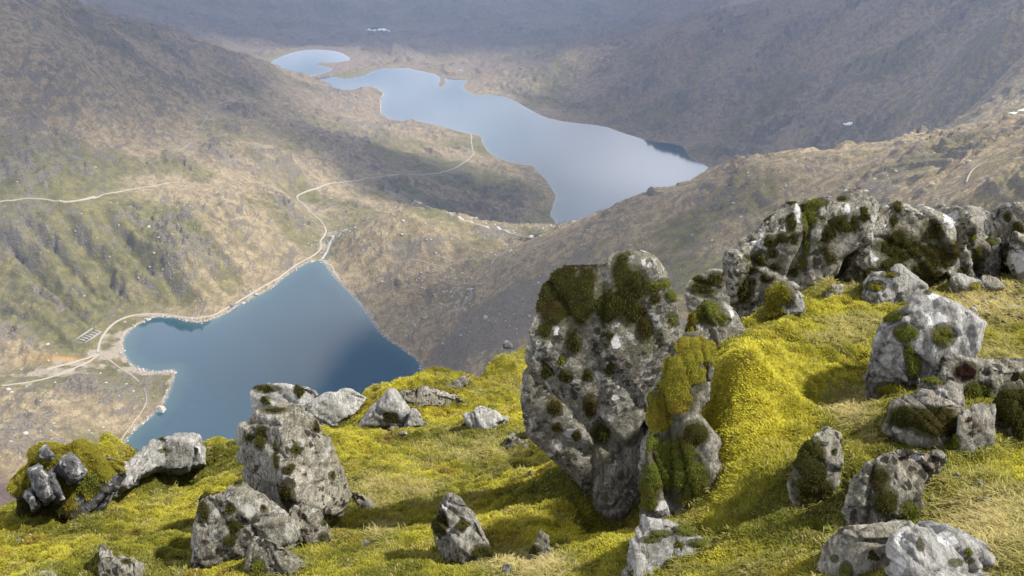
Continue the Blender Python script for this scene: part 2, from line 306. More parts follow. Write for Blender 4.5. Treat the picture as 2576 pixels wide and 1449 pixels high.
ridge([(862,594,-463),(900,574,-447),(960,548,-425),(1018,531,-411),(1085,586,-423),(1147,640,-440),(1202,637,-430),(1275,653,-436),(1369,628,-410),(1440,604,-383),(1560,554,-348),(1740,479,-308),(1830,440,-287),(1930,409,-269),(2050,424,-257),(2160,439,-249),(2300,389,-224),(2420,399,-204)], .60)
ridge([(1018,536,-413),(1024,571,-423),(1040,610,-438)], .85, 6., 1.)
# gullies running down the green slope at the left of the near lake
gx0, gy0 = PZ(190., 690., -437.)[:2]; g1 = PZ(120., 560., -395.)[:2]; g2 = PZ(340., 775., -460.)[:2]; gd_ = (g2-g1)/np.linalg.norm(g2-g1)
gv = (GX-gx0)*gd_[0]+(GY-gy0)*gd_[1]; gu = -(GX-gx0)*gd_[1]+(GY-gy0)*gd_[0]; gu = gu+7*perlin2(GX/45, GY/45, 73)+3*perlin2(GX/15, GY/15, 74)
gm = np.exp(-((GX-gx0)/220)**2-((GY-gy0)/100)**2)*sstep(0, 30, sd_all)*near_path
gul = np.abs(perlin2(gu/46, gv/260, 70)); gul2 = np.abs(perlin2(gu/17, gv/130, 71)); gdeep = (1-sstep(0, .36, gul))*.75+(1-sstep(0, .3, gul2))*.4
H = H-gm*(15*(1-sstep(0, .42, gul))+5.0*(1-sstep(0, .4, gul2))-5)
for (nm, poly, z, apx, w), s in zip(LAKES, sds):
    rim = z+.25+np.clip(s, 0, None)*.10
    t = sstep(0, 45, s); H = np.where(s < 45, np.where(s > 0, np.maximum(rim, z+.25+(H-z)*t), z-.25-np.minimum(-s*.12, 9)), H)
H = np.minimum(H, -12-RR*.0)
def blob(px, py, rx, ry=None, rot=0):
    c = hit(px, py); ry = ry or rx; dx = GX-c[0]; dy = GY-c[1]; cr, sr = math.cos(rot), math.sin(rot)
    return np.exp(-(((dx*cr+dy*sr)/rx)**2+((-dx*sr+dy*cr)/ry)**2))
# ---- surface masks
gr = np.gradient(H, axis=1)/np.gradient(rs)[None]; ga = np.gradient(H, axis=0)/(np.gradient(azs)[:, None]*RR); slope = np.hypot(gr, ga)
rock = np.clip(.62*band+.22*crag*sstep(.3, .9, patch)+.22*knob*patch+.35*sstep(1.0, 2.0, slope), 0, 1)
for b in ((1300,720,90,50),(1230,800,60,45),(1150,850,40,40),(1290,830,60,50),(1450,650,70,60),(120,1040,110,80),(1350,590,130,40),(1760,600,60,60),(30,860,40,40),(1045,612,26,14),(1045,612,26,14),(1300,590,120,25),(1000,600,14,10)): rock = np.clip(rock+.26*blob(*b)*(.5+patch), 0, 1)
green = .62*sstep(-.15, .55, fbm2(GX/170, GY/170, 4, 90))
for px_, py_, rx, ry, k in ((230,640,150,80,.95),(60,760,90,60,.7),(100,560,120,60,.6),(210,830,40,25,1),(1150,440,170,90,.95),(1230,370,120,90,.9),(1000,480,110,60,.8),(800,500,60,50,.7),(1150,560,110,60,.5),(1850,500,70,50,.45),(1950,600,100,60,.45),(1750,560,50,40,.4),(310,960,40,30,1),(380,980,30,25,.8),(1110,760,60,45,.5),(100,420,130,60,.5),(300,830,18,18,.9),(1330,330,120,90,.3)):
    green = green+k*blob(px_, py_, rx, ry)
green = np.clip(green*(1-.55*gm)+gm*(.15+.95*gdeep), 0, 1)  # greener gully turf, the tint also standing in for relief shading
gravel = .8*(1-sstep(1.5, 5, sds[0]))*(.5+.5*sstep(-.2, .3, perlin2(GX/17, GY/17, 95)))
for px_, py_, rx, ry, k in ((295,880,13,26,1.2),(330,930,16,8,1),(310,840,10,12,.9),(390,940,26,6,1),(245,890,16,12,1.1),(200,915,40,9,.9),(120,940,60,9,.8),(150,930,40,8,.6),(262,850,9,22,.6),(822,620,14,20,1),(840,590,20,16,.8),(840,690,10,14,.7),(50,965,60,8,.5)):
    gravel = gravel+k*.9*blob(px_, py_, rx*.8, ry*.8)
gravel = np.clip(gravel*(.6+.6*sstep(-.3, .3, fbm2(GX/11, GY/11, 3, 99))), 0, 1)
orange = np.clip(0.7*blob(165, 905, 20, 6)+.3*blob(100, 900, 25, 7)+.35*blob(20, 1230, 60, 40), 0, 1)
dark = np.clip(blob(10, 1290, 60, 60)+.5*blob(20, 1230, 60, 40), 0, 1)
warm = np.clip(.75*sstep(2600, 1500, RR)+.9*blob(1330, 215, 190, 110)+.5*blob(1500, 140, 150, 90), 0, 1)  # straw tint; the two blobs paint sunlight on the far hillock
# ---- ground material
M = NT('mountain_turf'); p = M.pos(); mk = M.sep(M.att('mask', out='Color')); mk2 = M.sep(M.att('mask2', out='Color'))
n1 = M.noise(p, .012, 7, .6); n2 = M.noise(p, .09, 8, .62); n3 = M.noise(p, .6, 6, .65); n4 = M.noise(M.pos((1, .45, 1), (0, 0, .6)), .16, 8, .66, .4)
straw = M.mix(M.rng(n2, .35, .65), (.21, .165, .09), (.40, .33, .195)); straw = M.mix(M.rng(n3, .4, .68), straw, (.15, .115, .065))
heath = M.mix(M.rng(n2, .35, .65), (.13, .100, .072), (.205, .155, .098))
grass = M.mix(M.rng(n2, .35, .65), (.088, .084, .028), (.175, .155, .06)); grass = M.mix(M.rng(n3, .45, .7), grass, (.09, .08, .03))
c = M.mix(mk2[2], heath, straw)
c = M.mix(M.rng(M.math('ADD', mk[1], M.math('MULTIPLY', M.math('SUBTRACT', n1, .5), .9)), .2, .85), c, grass)
n5 = M.noise(M.pos((1, .38, 1), (0, 0, .62)), .045, 7, .7, .5); c = M.mix(M.rng(n4, .54, .64, 0, .6), c, (.10, .085, .06)); n6 = M.noise(M.pos((1, .42, 1), (0, 0, .62)), .13, 6, .65, .6); c = M.mix(M.rng(n6, .57, .63, 0, .6), c, M.mix(n3, (.05, .045, .03), (.13, .115, .095))); c = M.mix(M.rng(n5, .575, .61, 0, .7), c, M.mix(n3, (.06, .052, .045), (.15, .13, .115)))
stone = M.mix(M.rng(n3, .35, .65), (.075, .064, .050), (.205, .18, .145))
rk = M.rng(M.math('ADD', mk[0], M.math('MULTIPLY', M.math('SUBTRACT', n4, .5), 1.5)), .30, .55)
c = M.mix(M.math('MULTIPLY', rk, .85), c, stone)
c = M.mix(mk2[0], c, (.42, .24, .08)); c = M.mix(mk2[1], c, (.10, .07, .055))
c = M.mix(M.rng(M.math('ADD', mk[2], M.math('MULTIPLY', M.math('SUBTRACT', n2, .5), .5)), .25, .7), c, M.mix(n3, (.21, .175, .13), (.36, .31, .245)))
bmp = M.math('ADD', M.math('MULTIPLY', n4, 1.2), M.math('ADD', n2, M.math('MULTIPLY', n3, .35)))
mt_turf = M.done(c, .95, M.bump(bmp, 1.0, 3.2))
V = np.stack([GX, GY, H], -1).reshape(-1, 3)
me = mesh_np('valley_terrain', V, grid_faces(len(azs), len(rs))[:, ::-1])
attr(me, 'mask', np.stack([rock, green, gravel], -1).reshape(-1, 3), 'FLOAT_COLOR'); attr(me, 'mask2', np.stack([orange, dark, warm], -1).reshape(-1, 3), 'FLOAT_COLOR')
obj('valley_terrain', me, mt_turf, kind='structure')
# ---- lakes
W = NT('lake_water'); sh = W.att('shore'); p = W.pos()
deep = W.mix(W.noise(p, .02, 4), (.002, .030, .050), (.004, .038, .060))
c = W.mix(W.rng(W.math('ADD', sh, W.math('MULTIPLY', W.noise(p, .06, 5, .6), 14)), 7, 30), (.018, .055, .065), deep); c = W.mix(W.rng(sh, -1, 4), (.12, .125, .10), c)
wv = W.noise(W.pos((1, 1.6, 1)), .35, 5, .6)
W.b.inputs['IOR'].default_value = 1.55; W.b.inputs['Specular IOR Level'].default_value = .5
mt_water = W.done(c, .05, W.bump(wv, .05, .3))
names = {'near': 'turquoise_tarn', 'long': 'long_lake', 'north': 'lake_arm', 'far': 'distant_tarn', 'pool': 'small_pool'}
for nm, poly, z, apx, w in LAKES:
    st = {'near': 4, 'long': 9, 'north': 9, 'far': 8, 'pool': 4}[nm]
    xs = np.arange(poly[:, 0].min()-12, poly[:, 0].max()+12, st); ys = np.arange(poly[:, 1].min()-12, poly[:, 1].max()+12, st)
    X, Y = np.meshgrid(xs, ys, indexing='ij'); s = poly_sd(X, Y, poly); f = grid_faces(len(xs), len(ys)); keep = (s.ravel()[f] < 9).any(1)
    f = f[keep]; used, inv = np.unique(f, return_inverse=True)
    m = mesh_np(names[nm], np.column_stack([X.ravel()[used], Y.ravel()[used], np.full(len(used), z)]), inv.reshape(-1, 4)); attr(m, 'shore', -s.ravel()[used])
    obj(names[nm], m, mt_water, kind='structure')
# ---- footpaths
def resample(P, st):
    P = np.asarray(P, float); d = np.concatenate([[0], np.cumsum(np.linalg.norm(np.diff(P, axis=0), axis=1))]); t = np.arange(0, d[-1], st)
    return np.column_stack([np.interp(t, d, P[:, k]) for k in range(P.shape[1])])
def smooth(P, n):
    for _ in range(n): P[1:-1] = .25*P[:-2]+.5*P[1:-1]+.25*P[2:]
    return P
def ribbon(name, pts, width, lift, material, kind='structure', zmin=None, wob=.35):
    w = np.array([hit(*q)[:2] for q in pts]); w = smooth(resample(w, 2.5), 14); t = np.gradient(w, axis=0); t /= np.linalg.norm(t, axis=1)[:, None]+1e-9
    nrm = np.stack([-t[:, 1], t[:, 0]], 1); V = []
    ww = width*(1+wob*perlin2(w[:, 0]/9, w[:, 1]/9, 5))
    for k in np.linspace(-.5, .5, 5):
        q = w+nrm*(ww*k)[:, None]; z = ground_z(q[:, 0], q[:, 1])+lift*(1 if abs(k) < .4 else -.5)
        if zmin is not None: z = np.maximum(z, zmin)
        V.append(np.column_stack([q, z]))
    V = np.stack(V, 1); m = mesh_np(name, V.reshape(-1, 3), grid_faces(len(w), 5)[:, ::-1]); return obj(name, m, material, kind=kind)
Q = NT('path_gravel'); p = Q.pos(); mt_path = Q.done(Q.mix(Q.noise(p, .5, 6, .65), (.20, .175, .14), (.36, .33, .28)), .95, Q.bump(Q.noise(p, 1.5, 4), .5, .3))
ribbon('gravel_path', LK, 2.9, .7, mt_path, zmin=ZL+.6)
for pts, wd in TRACKS:
    ribbon('gravel_path' if wd > 1.9 else 'footpath', pts, wd, .6, mt_path)
Q = NT('stream_water'); mt_str = Q.done((.30, .31, .33), .3)
ribbon('stream', [(1010,512),(1030,508),(1050,511),(1085,522),(1130,540),(1180,556),(1230,572),(1300,588)], 3.2, .3, mt_str, wob=.8)
ribbon('stream', [(840,595),(830,610),(826,625),(815,645),(808,655)], 3.0, .3, mt_str, wob=.8)
Q = NT('old_snow'); mt_snow = Q.done((.75, .78, .82), .7)
ribbon('snow_patch', [(2545,287),(2562,280),(2580,272)], 12, .5, mt_snow, wob=.5); ribbon('snow_patch', [(2118,314),(2132,312),(2147,309)], 6, .5, mt_snow, wob=.6)
# ---- scattered stones on the slopes and shores (too many and too small to count)
def icos(sub=0):
    t = (1+5**.5)/2; V = np.array([(-1,t,0),(1,t,0),(-1,-t,0),(1,-t,0),(0,-1,t),(0,1,t),(0,-1,-t),(0,1,-t),(t,0,-1),(t,0,1),(-t,0,-1),(-t,0,1)], float); V /= np.linalg.norm(V[0])
    F = np.array([(0,11,5),(0,5,1),(0,1,7),(0,7,10),(0,10,11),(1,5,9),(5,11,4),(11,10,2),(10,7,6),(7,1,8),(3,9,4),(3,4,2),(3,2,6),(3,6,8),(3,8,9),(4,9,5),(2,4,11),(6,2,10),(8,6,7),(9,8,1)]); return V, F
IV, IF = icos()
def stones(name, spots, material, kind='stuff'):
    Vs, Fs = [], []; n = 0
    for x, y, s in spots:
        v = IV*RNG.uniform(.7, 1.25, (12, 1))*(s*RNG.uniform(.7, 1.4, 3)*np.array([1, 1, .7])); a = RNG.uniform(0, 6.28); ca, sa = math.cos(a), math.sin(a)
        v = v@np.array([[ca, -sa, 0], [sa, ca, 0], [0, 0, 1]]); v += np.array([x, y, float(ground_z(x, y))+.15*s]); Vs.append(v); Fs.append(IF+n); n += 12
    return obj(name, mesh_np(name, np.vstack(Vs), np.vstack(Fs), False), material, kind=kind)
Q = NT('scree_stone'); p = Q.pos(); mt_scree = Q.done(Q.mix(Q.noise(p, .3, 5), (.20, .19, .18), (.46, .44, .41)), .9)
sp = []
for px_, py_, n, rad, s in ((1140,690,150,30,1.2),(1170,740,90,40,1.1),(1110,780,110,26,1.1),(1090,700,40,40,.9),(1180,820,60,50,1.2),(380,640,90,50,.9),(520,600,70,60,.8),(560,690,60,35,.9),(700,560,60,50,.8),(300,560,60,60,.9),(1000,720,50,25,.8),(840,600,120,16,.9),(1280,820,60,50,1.2),(140,1050,140,90,1.2),(1320,590,160,70,1.3),(1900,470,60,90,1.0),(2250,440,120,80,.9),(2000,560,40,60,1.0),(600,470,60,80,.9)):
    c = hit(px_, py_)
    for _ in range(n): q = RNG.normal(size=2)*rad; sp.append((c[0]+q[0], c[1]+q[1], s*RNG.lognormal(-.35, .45)))
gp = LAKES[0][1]
for _ in range(900):
    k = RNG.integers(len(gp)); t = RNG.random(); q = gp[k]*(1-t)+gp[(k+1) % len(gp)]*t+RNG.normal(size=2)*1.6
    if to_px([[q[0], q[1], ZG]])[0][0] > 250: sp.append((q[0], q[1], RNG.lognormal(-.5, .5)))
sp = [q for q in sp if ground_z(q[0], q[1]) > ZG-1.2]
stones('scattered_stones', sp, mt_scree)
# ---- things by the near lake
def boxes(bs):
    V, F = [], []
    for (cx, cy, cz), (sx, sy, sz), rz in bs:
        n = len(V); c, s = math.cos(rz), math.sin(rz)
        for dz in (-.5, .5):
            for dx, dy in ((-.5, -.5), (.5, -.5), (.5, .5), (-.5, .5)): x, y = dx*sx, dy*sy; V.append((cx+x*c-y*s, cy+x*s+y*c, cz+dz*sz))
        F += [(n, n+3, n+2, n+1), (n+4, n+5, n+6, n+7)]+[(n+i, n+(i+1) % 4, n+4+(i+1) % 4, n+4+i) for i in range(4)]
    return V, F
def empty(name, loc, label, cat, group=None):
    o = bpy.data.objects.new(name, None); COL.objects.link(o); o.location = loc; o['label'] = label; o['category'] = cat
    if group: o['group'] = group
    return o
Q = NT('hut_stone'); mt_hut = Q.done(Q.mix(Q.noise(Q.pos(), 2, 5), (.16, .15, .14), (.34, .32, .29)), .9)
Q = NT('slate_roof'); mt_roof = Q.done(Q.mix(Q.noise(Q.pos(), 3, 4), (.10, .10, .12), (.20, .20, .22)), .8)
h = hit(587, 770); hut = empty('stone_hut', h, 'tiny stone hut with a pitched slate roof on the shore below the lakeside path', 'hut')
def part(name, bs, mtl, parent): v, f = boxes(bs); return obj(name, mesh_np(name, v, f, False), mtl, parent)
part('wall', [((0, 0, .9), (4.6, 3, 3.0), .6)], mt_hut, hut)
rv = [(-2.6, -1.8, 2.4), (2.6, -1.8, 2.4), (2.6, 1.8, 2.4), (-2.6, 1.8, 2.4), (-2.6, 0, 3.7), (2.6, 0, 3.7)]; c, s = math.cos(.6), math.sin(.6); rv = [(x*c-y*s, x*s+y*c, z) for x, y, z in rv]
m = bpy.data.meshes.new('roof'); m.from_pydata(rv, [], [(0, 1, 5, 4), (2, 3, 4, 5), (1, 2, 5), (3, 0, 4), (3, 2, 1, 0)]); obj('roof', m, mt_roof, hut)
part('door', [((-.75*math.sin(-.6)*2.05+.2, -1.53, .8), (.95, .12, 1.9), .6)], mt_roof, hut)
h = hit(224, 846); ruin = empty('ruined_mill', h, 'roofless grey stone ruin stepping down the grass beside the path junction', 'ruin')
a0 = math.radians(72)
for k in range(6):
    q = np.array([math.cos(a0), math.sin(a0)])*(k*4.4-11); part('cross_wall', [((q[0], q[1], float(ground_z(h[0]+q[0], h[1]+q[1])-h[2])+.5), (10, 1.1, 2.2), a0-math.pi/2)], mt_hut, ruin)
for sd_ in (-5, 5):
    q = np.array([math.cos(a0-math.pi/2), math.sin(a0-math.pi/2)])*sd_; part('side_wall', [((q[0], q[1], float(ground_z(h[0]+q[0], h[1]+q[1])-h[2])+.3), (24, 1.1, 2.6), a0)], mt_hut, ruin)
# retaining wall under the path where it rounds the head of the bay
w = np.array([hit(*q)[:2] for q in ((345,794),(370,792),(400,793),(420,795))]); w = resample(w, 2.); nrm = np.gradient(w, axis=0); nrm = np.stack([-nrm[:, 1], nrm[:, 0]], 1); nrm /= np.linalg.norm(nrm, axis=1)[:, None]; nrm *= np.sign(-nrm[:, 1:2])
top = np.column_stack([w+nrm*2.2, ground_z(w[:, 0], w[:, 1])+.35]); bot = top.copy(); bot[:, 2] -= 3.2; bot[:, :2] += nrm*.5; bk = top.copy(); bk[:, :2] -= nrm*.9
obj('retaining_wall', mesh_np('retaining_wall', np.stack([bk, top, bot], 1).reshape(-1, 3), grid_faces(len(w), 3), False), mt_hut, label='low dark stone wall holding up the path round the head of the bay', cat='wall')
# causeway across the long lake
A = PZ(748., 196., ZL)[:2]; B = PZ(840., 189., ZL)[:2]; t = np.linspace(-.02, 1.02, 40)[:, None]; w = A*(1-t)+B*t; d = (B-A)/np.linalg.norm(B-A); nn = np.array([-d[1], d[0]])
V = np.stack([np.column_stack([w+nn*o_, np.full(40, ZL+z_)]) for o_, z_ in ((-8, -1.5), (-4, 2.8), (4, 2.8), (8, -1.5))], 1)
obj('causeway', mesh_np('causeway', V.reshape(-1, 3), grid_faces(40, 4)[:, ::-1], False), mt_hut, label='dark stone causeway crossing the narrow end of the long lake', cat='causeway')
# ================================================================== HAZE AND CLOUDS
def volume_mat(name, density, color, aniso):
    m = bpy.data.materials.new(name); m.use_nodes = True; t = m.node_tree; t.nodes.clear(); o = t.nodes.new('ShaderNodeOutputMaterial')
    v = t.nodes.new('ShaderNodeVolumePrincipled'); v.inputs['Color'].default_value = (*color, 1); v.inputs['Density'].default_value = density; v.inputs['Anisotropy'].default_value = aniso
    v.inputs['Density Attribute'].default_value = ''; t.links.new(v.outputs[0], o.inputs['Volume']); return m
zlo = float(H.min())-14
v, f = boxes([((0, 5400, (zlo+14)/2), (23000, 13000, 14-zlo), 0)])
hz = obj('haze', mesh_np('haze', v, f, False), volume_mat('haze_air', 1.08e-4, (.46, .62, .97), .25), kind='stuff')
uv_n, uv_m = 40, 20
def cloud(px, py, rx, ry, rot, tau, base=330, thick=150, seed=0, gz=None):
    """a flat-bottomed cloud standing in the sunbeam over the ground that lies in shade"""
    if rx < 330 and ry < 250: base = 800+(base-2400)
    g = hit(px, py) if gz is None else PZ(px, py, gz); k = (base-g[2])/SUN_DIR.z; c = g+np.array(SUN_DIR)*k
    th = np.linspace(0, 2*np.pi, 64, endpoint=False); ph = np.linspace(-np.pi/2, np.pi/2, 26); T, P = np.meshgrid(th, ph, indexing='ij')
    x = np.cos(P)*np.cos(T); y = np.cos(P)*np.sin(T); z = np.sin(P); n = np.stack([x, y, z], -1).reshape(-1, 3)
    d = 1+.28*fbm3(n*1.3, 4, 200+seed); n = n*d[:, None]; n[:, 2] = np.where(n[:, 2] > 0, n[:, 2]*.7, n[:, 2]*.3)*thick
    cr, sr = math.cos(rot), math.sin(rot); X = n[:, 0]*rx; Y = n[:, 1]*ry
    V = np.stack([c[0]+X*cr-Y*sr, c[1]+X*sr+Y*cr, base+60+n[:, 2]], -1); F = grid_faces(64, 26); wrap = np.arange(25)
    F2 = np.stack([63*26+wrap, wrap, wrap+1, 63*26+wrap+1], -1)
    m = mesh_np('cloud', V, np.vstack([F, F2])); return obj('cloud', m, volume_mat('cloud_mist', tau/thick, (1, 1, 1), .3), kind='structure')
for k, a in enumerate(((850,50,1700,720,0,3.6),(1250,30,1000,600,0,3.2),(2150,250,600,480,.3,3.2),(1850,20,500,420,0,3.),(1500,40,700,500,0,2.4),(1900,100,420,330,0,2.4),(1110,455,320,190,-.3,1.9,-565),(1170,505,240,110,-.2,2.2,-595),(1250,580,150,70,-.1,2.0,-606),(90,60,360,320,.4,2.2),(330,60,560,480,.4,2.6),(20,260,150,180,0,1.2),(1440,700,190,170,0,2.2),(260,20,600,300,.2,2.6),(1960,350,260,200,0,1.5))):
    cloud(*a[:6], base=2400+70*k, seed=k*7, gz=a[6] if len(a) > 6 else None)
# ================================================================== THE SUMMIT SHELF IN FRONT
FV = [(0,1449,4.6),(300,1449,4.3),(600,1449,4.0),(900,1449,3.7),(1288,1449,3.3),(1500,1449,3.1),(1700,1449,2.9),(2100,1449,2.45),(2576,1449,2.1),
 (0,1330,5.7),(200,1300,6.2),(420,1215,7.5),(480,1188,8.0),(350,1192,7.9),(290,1240,7.0),(560,1165,8.3),(310,1192,8.0),(240,1204,7.8),(270,1200,8.7),(180,1215,8.4),(620,1145,8.8),(450,1350,5.0),(800,1330,5.0),(1000,1300,5.2),(1000,1200,6.5),(850,1090,9.0),(900,1012,11),(1000,1080,8.8),(1100,968,12.5),(1100,1050,9.5),(1240,900,14.5),(1320,876,15.5),(1280,980,11.5),(1250,1080,8.5),(1200,1180,6.6),(1330,1200,5.9),(1430,1280,4.5),(1300,1330,4.2),(1150,1400,3.9),(1350,1420,3.5),(700,1200,6.9),
 (1600,1400,3.2),(1560,1330,3.6),(1810,1330,3.15),(1900,1420,2.75),(2050,1320,2.9),(1798,1200,3.3),(1795,1060,3.5),(1800,940,3.76),(1835,868,4.08),(1850,950,3.72),(1850,1100,3.45),(1850,1230,3.22),(1870,838,4.28),(1738,930,4.35),(1720,1060,4.2),(1728,1200,3.95),(1740,1290,3.62),(1900,1000,3.6),(1950,1150,3.25),(1900,1280,3.05),(2050,1000,3.75),(2060,1200,3.1),
 (1930,810,4.5),(2000,755,4.9),(2100,705,5.6),(2200,725,5.5),(2150,800,4.7),(2180,900,4.1),(2130,1000,3.7),(2250,1050,3.4),(2150,1100,3.35),
 (2350,715,5.8),(2500,722,5.8),(2576,740,5.6),(2500,800,4.8),(2576,860,4.3),(2450,880,4.2),(2576,1000,3.5),(2450,1150,3.0),(2350,1250,2.75),(2576,1200,2.7),(2500,1300,2.45),(2250,1300,2.75),(2200,1200,3.0),
 (1500,1150,6.6),(1650,1060,6.2),(1650,1250,4.3),(1800,830,6.3),(1400,1080,8.2)]
a = np.array(FV, float); FC = PD(a[:, 0], a[:, 1], a[:, 2]); extra = []
for px_, py_, d in ((0,1330,5.7),(220,1170,8.6),(420,1170,8.7),(620,1145,8.8),(900,1012,11),(1100,968,12.5),(1240,900,14.5),(1320,876,15.5),(1420,850,16.)):
    e = PD(px_, py_, d)
    extra += [e+np.array([0, 2.0, -2.6]), e+np.array([0, 6, -8.5]), e+np.array([0, 14, -22.])]
for px_, py_, d in ((1850,765,5.3),(2000,700,6.0),(2100,672,6.9),(2400,672,7.3),(2576,680,7.4),(2700,690,7.4)):
    e = PD(px_, py_, d); extra += [e+np.array([0, 1.6, -1.5]), e+np.array([0, 6, -8]), e+np.array([0, 14, -22.])]
for q in ((-4.5,1.5,-3.6),(-7,3,-4.6),(3,.8,-1.6),(6,2,-1.9),(8,6,-2.6),(0,.4,-1.75),(-2,.4,-2.2),(2,.2,-1.6)): extra.append(np.array(q))
FB = MQ(np.vstack([FC, np.array(extra)]), .22, lam=.01)
fa = np.radians(np.linspace(-50, 50, 560)); fr = np.geomspace(.9, 24, 400)
FR_, FA_ = np.meshgrid(fr, fa); FX = FR_*np.sin(FA_); FY = FR_*np.cos(FA_); FH = FB(FX, FY)
lump = fbm2(FX*1.6, FY*1.6, 3, 310)*.065+np.abs(fbm2(FX*4.3, FY*4.3, 2, 320))*.042+.02*fbm2(FX*11, FY*11, 2, 330)
lump = lump-lump.mean()-.02; FH = FH+lump*np.clip(FR_/3.2, .7, 1.6)
def fz(x, y):
    x = np.asarray(x, float); y = np.asarray(y, float); r = np.hypot(x, y); a = np.arctan2(x, y)
    fi = np.interp(a, fa, np.arange(len(fa))); fj = np.interp(r, fr, np.arange(len(fr))); i = np.minimum(fi.astype(int), len(fa)-2); j = np.minimum(fj.astype(int), len(fr)-2); u = fi-i; v = fj-j
    return (FH[i, j]*(1-u)+FH[i+1, j]*u)*(1-v)+(FH[i, j+1]*(1-u)+FH[i+1, j+1]*u)*v
_ft = np.geomspace(1.2, 24, 1500)
def fhit(px, py):
    r = ray(px, py); p = _ft[:, None]*r; k = np.argmax(p[:, 2] < fz(p[:, 0], p[:, 1])); return p[k] if k else p[-1]
T = NT('moss_turf'); p = T.pos(); z = T.noise(p, 1.3, 5, .6); z2 = T.noise(p, 9, 6, .6)
c = T.mix(T.rng(z, .35, .65), (.085, .085, .016), (.17, .145, .025)); c = T.mix(T.rng(z2, .45, .7), c, (.07, .055, .02))
mt_floor = T.done(c, 1, T.bump(T.noise(p, 60, 5), .6, .02))
FVt = np.stack([FX, FY, FH], -1).reshape(-1, 3); FFc = grid_faces(len(fa), len(fr))[:, ::-1]
obj('summit_shelf_ground', mesh_np('summit_shelf_ground', FVt, FFc), mt_floor, kind='structure')

# ------------------------------------------------------------------ rock materials
def rock_mat(name, lo, hi, olive=.3, orange=.15, specks=.5, pale=.5, strata=(9, 2.2, 2.2)):
    R = NT(name); p = R.pos(); nb = R.noise(p, 2.6, 6, .6); nm_ = R.noise(p, 13, 8, .68, .4); nf = R.noise(p, 75, 6, .75)
    st = R.noise(R.pos(strata, (.25, .5, .2)), 5, 7, .68, .6); m1 = R.sep(R.vor(R.pos((1, 1, 1)), 34).outputs['Color']); wp = R.n('VectorMath', operation='ADD'); R.put(wp.inputs[0], p)
    nv = R.n('TexNoise'); R.put(nv.inputs['Vector'], p); nv.inputs['Scale'].default_value = 18; sc = R.n('VectorMath', operation='SCALE'); R.t.links.new(nv.outputs['Color'], sc.inputs[0]); sc.inputs['Scale'].default_value = .09; R.t.links.new(sc.outputs[0], wp.inputs[1])
    m1 = R.sep(R.vor(wp.outputs[0], 22).outputs['Color']); m2 = R.sep(R.vor(wp.outputs[0], 75).outputs['Color'])
    c = R.mix(R.rng(nb, .40, .60), tuple(x*.85 for x in lo), hi); c = R.mix(R.math('MULTIPLY', m1[0], .30), c, tuple(x*.62 for x in lo)); c = R.mix(R.math('MULTIPLY', R.math('MULTIPLY', m2[0], m2[1]), .9), c, tuple(min(.5, x*1.45) for x in hi))
    c = R.mix(R.rng(st, .40, .58, 0, .6), c, tuple(x*.45 for x in lo)); c = R.mix(R.rng(nf, .52, .66, 0, .45), c, tuple(x*.4 for x in lo)); c = R.mix(R.rng(nf, .48, .36, 0, .5), c, tuple(min(.5, x*1.35) for x in hi))
    c = R.mix(R.rng(R.noise(p, 1.9, 5, .6, 1), .48, .66, 0, olive), c, (.135, .13, .05))
    c = R.mix(R.rng(R.noise(R.pos((1, 1, 1.4), (1, 2, 0)), 3.3, 6, .65), .60, .70, 0, orange), c, (.34, .17, .08))
    pl = R.math('MULTIPLY', R.rng(nm_, .56, .60, 0, pale), R.rng(nf, .3, .5)); c = R.mix(pl, c, (.46, .46, .44))
    v = R.vor(wp.outputs[0], 21); sp = R.math('MULTIPLY', R.rng(v.outputs['Distance'], .46, .36), R.rng(R.noise(p, 5, 5, .65), .46, .54, 0, specks)); c = R.mix(sp, c, (.018, .016, .011))
    wh = R.rng(R.math('ADD', R.math('MULTIPLY', R.att('white'), .62), R.math('MULTIPLY', R.math('SUBTRACT', R.noise(p, 15, 10, .75), .5), 2.5)), .36, .41); wh = R.math('MULTIPLY', wh, R.rng(R.att('white'), 0, .12)); c = R.mix(wh, c, R.mix(nf, (.38, .38, .38), (.66, .66, .655)))
    c = R.mix(R.rng(R.math('ADD', R.att('film'), R.math('MULTIPLY', R.math('SUBTRACT', nm_, .5), 1.6)), .45, .9, 0, .85), c, R.mix(nf, (.028, .027, .009), (.065, .062, .02)))
    h = R.math('ADD', R.math('MULTIPLY', nm_, 1.0), R.math('ADD', R.math('MULTIPLY', nf, .45), R.math('MULTIPLY', st, 1.5)))
    return R.done(c, .92, R.bump(h, 1.0, .028))
RM = {'grey': rock_mat('grey_rock', (.15, .14, .118), (.34, .32, .275)), 'big': rock_mat('weathered_rock', (.13, .122, .098), (.30, .285, .24), .5, .1, .8, .8, (3, 3, 2)),
      'pale': rock_mat('pale_rock', (.27, .265, .245), (.47, .46, .425), .12, .12, .35, .5, (8, 2, 2)), 'warm': rock_mat('lichened_rock', (.165, .152, .12), (.345, .325, .27), .25, .25, .9, .55),
      'slate': rock_mat('dark_slate', (.07, .07, .075), (.17, .17, .18), .1, 0, .2, .9, (12, 2, 2))}
def moss_mat(name, a, b, brown):
    T = NT(name); t = T.att('tint'); p = T.pos(); c = T.mix(t, a, b); c = T.mix(T.rng(T.noise(p, 7, 4), .45, .7, 0, .7), c, brown)
    T.b.inputs['Specular IOR Level'].default_value = .1
    tr = T.n('BsdfTranslucent'); T.put(tr.inputs[0], c); mx = T.n('MixShader'); mx.inputs[0].default_value = .3; T.t.links.new(T.b.outputs[0], mx.inputs[1]); T.t.links.new(tr.outputs[0], mx.inputs[2]); T.t.links.new(mx.outputs[0], T.out.inputs[0])
    return T.done(c, .9)
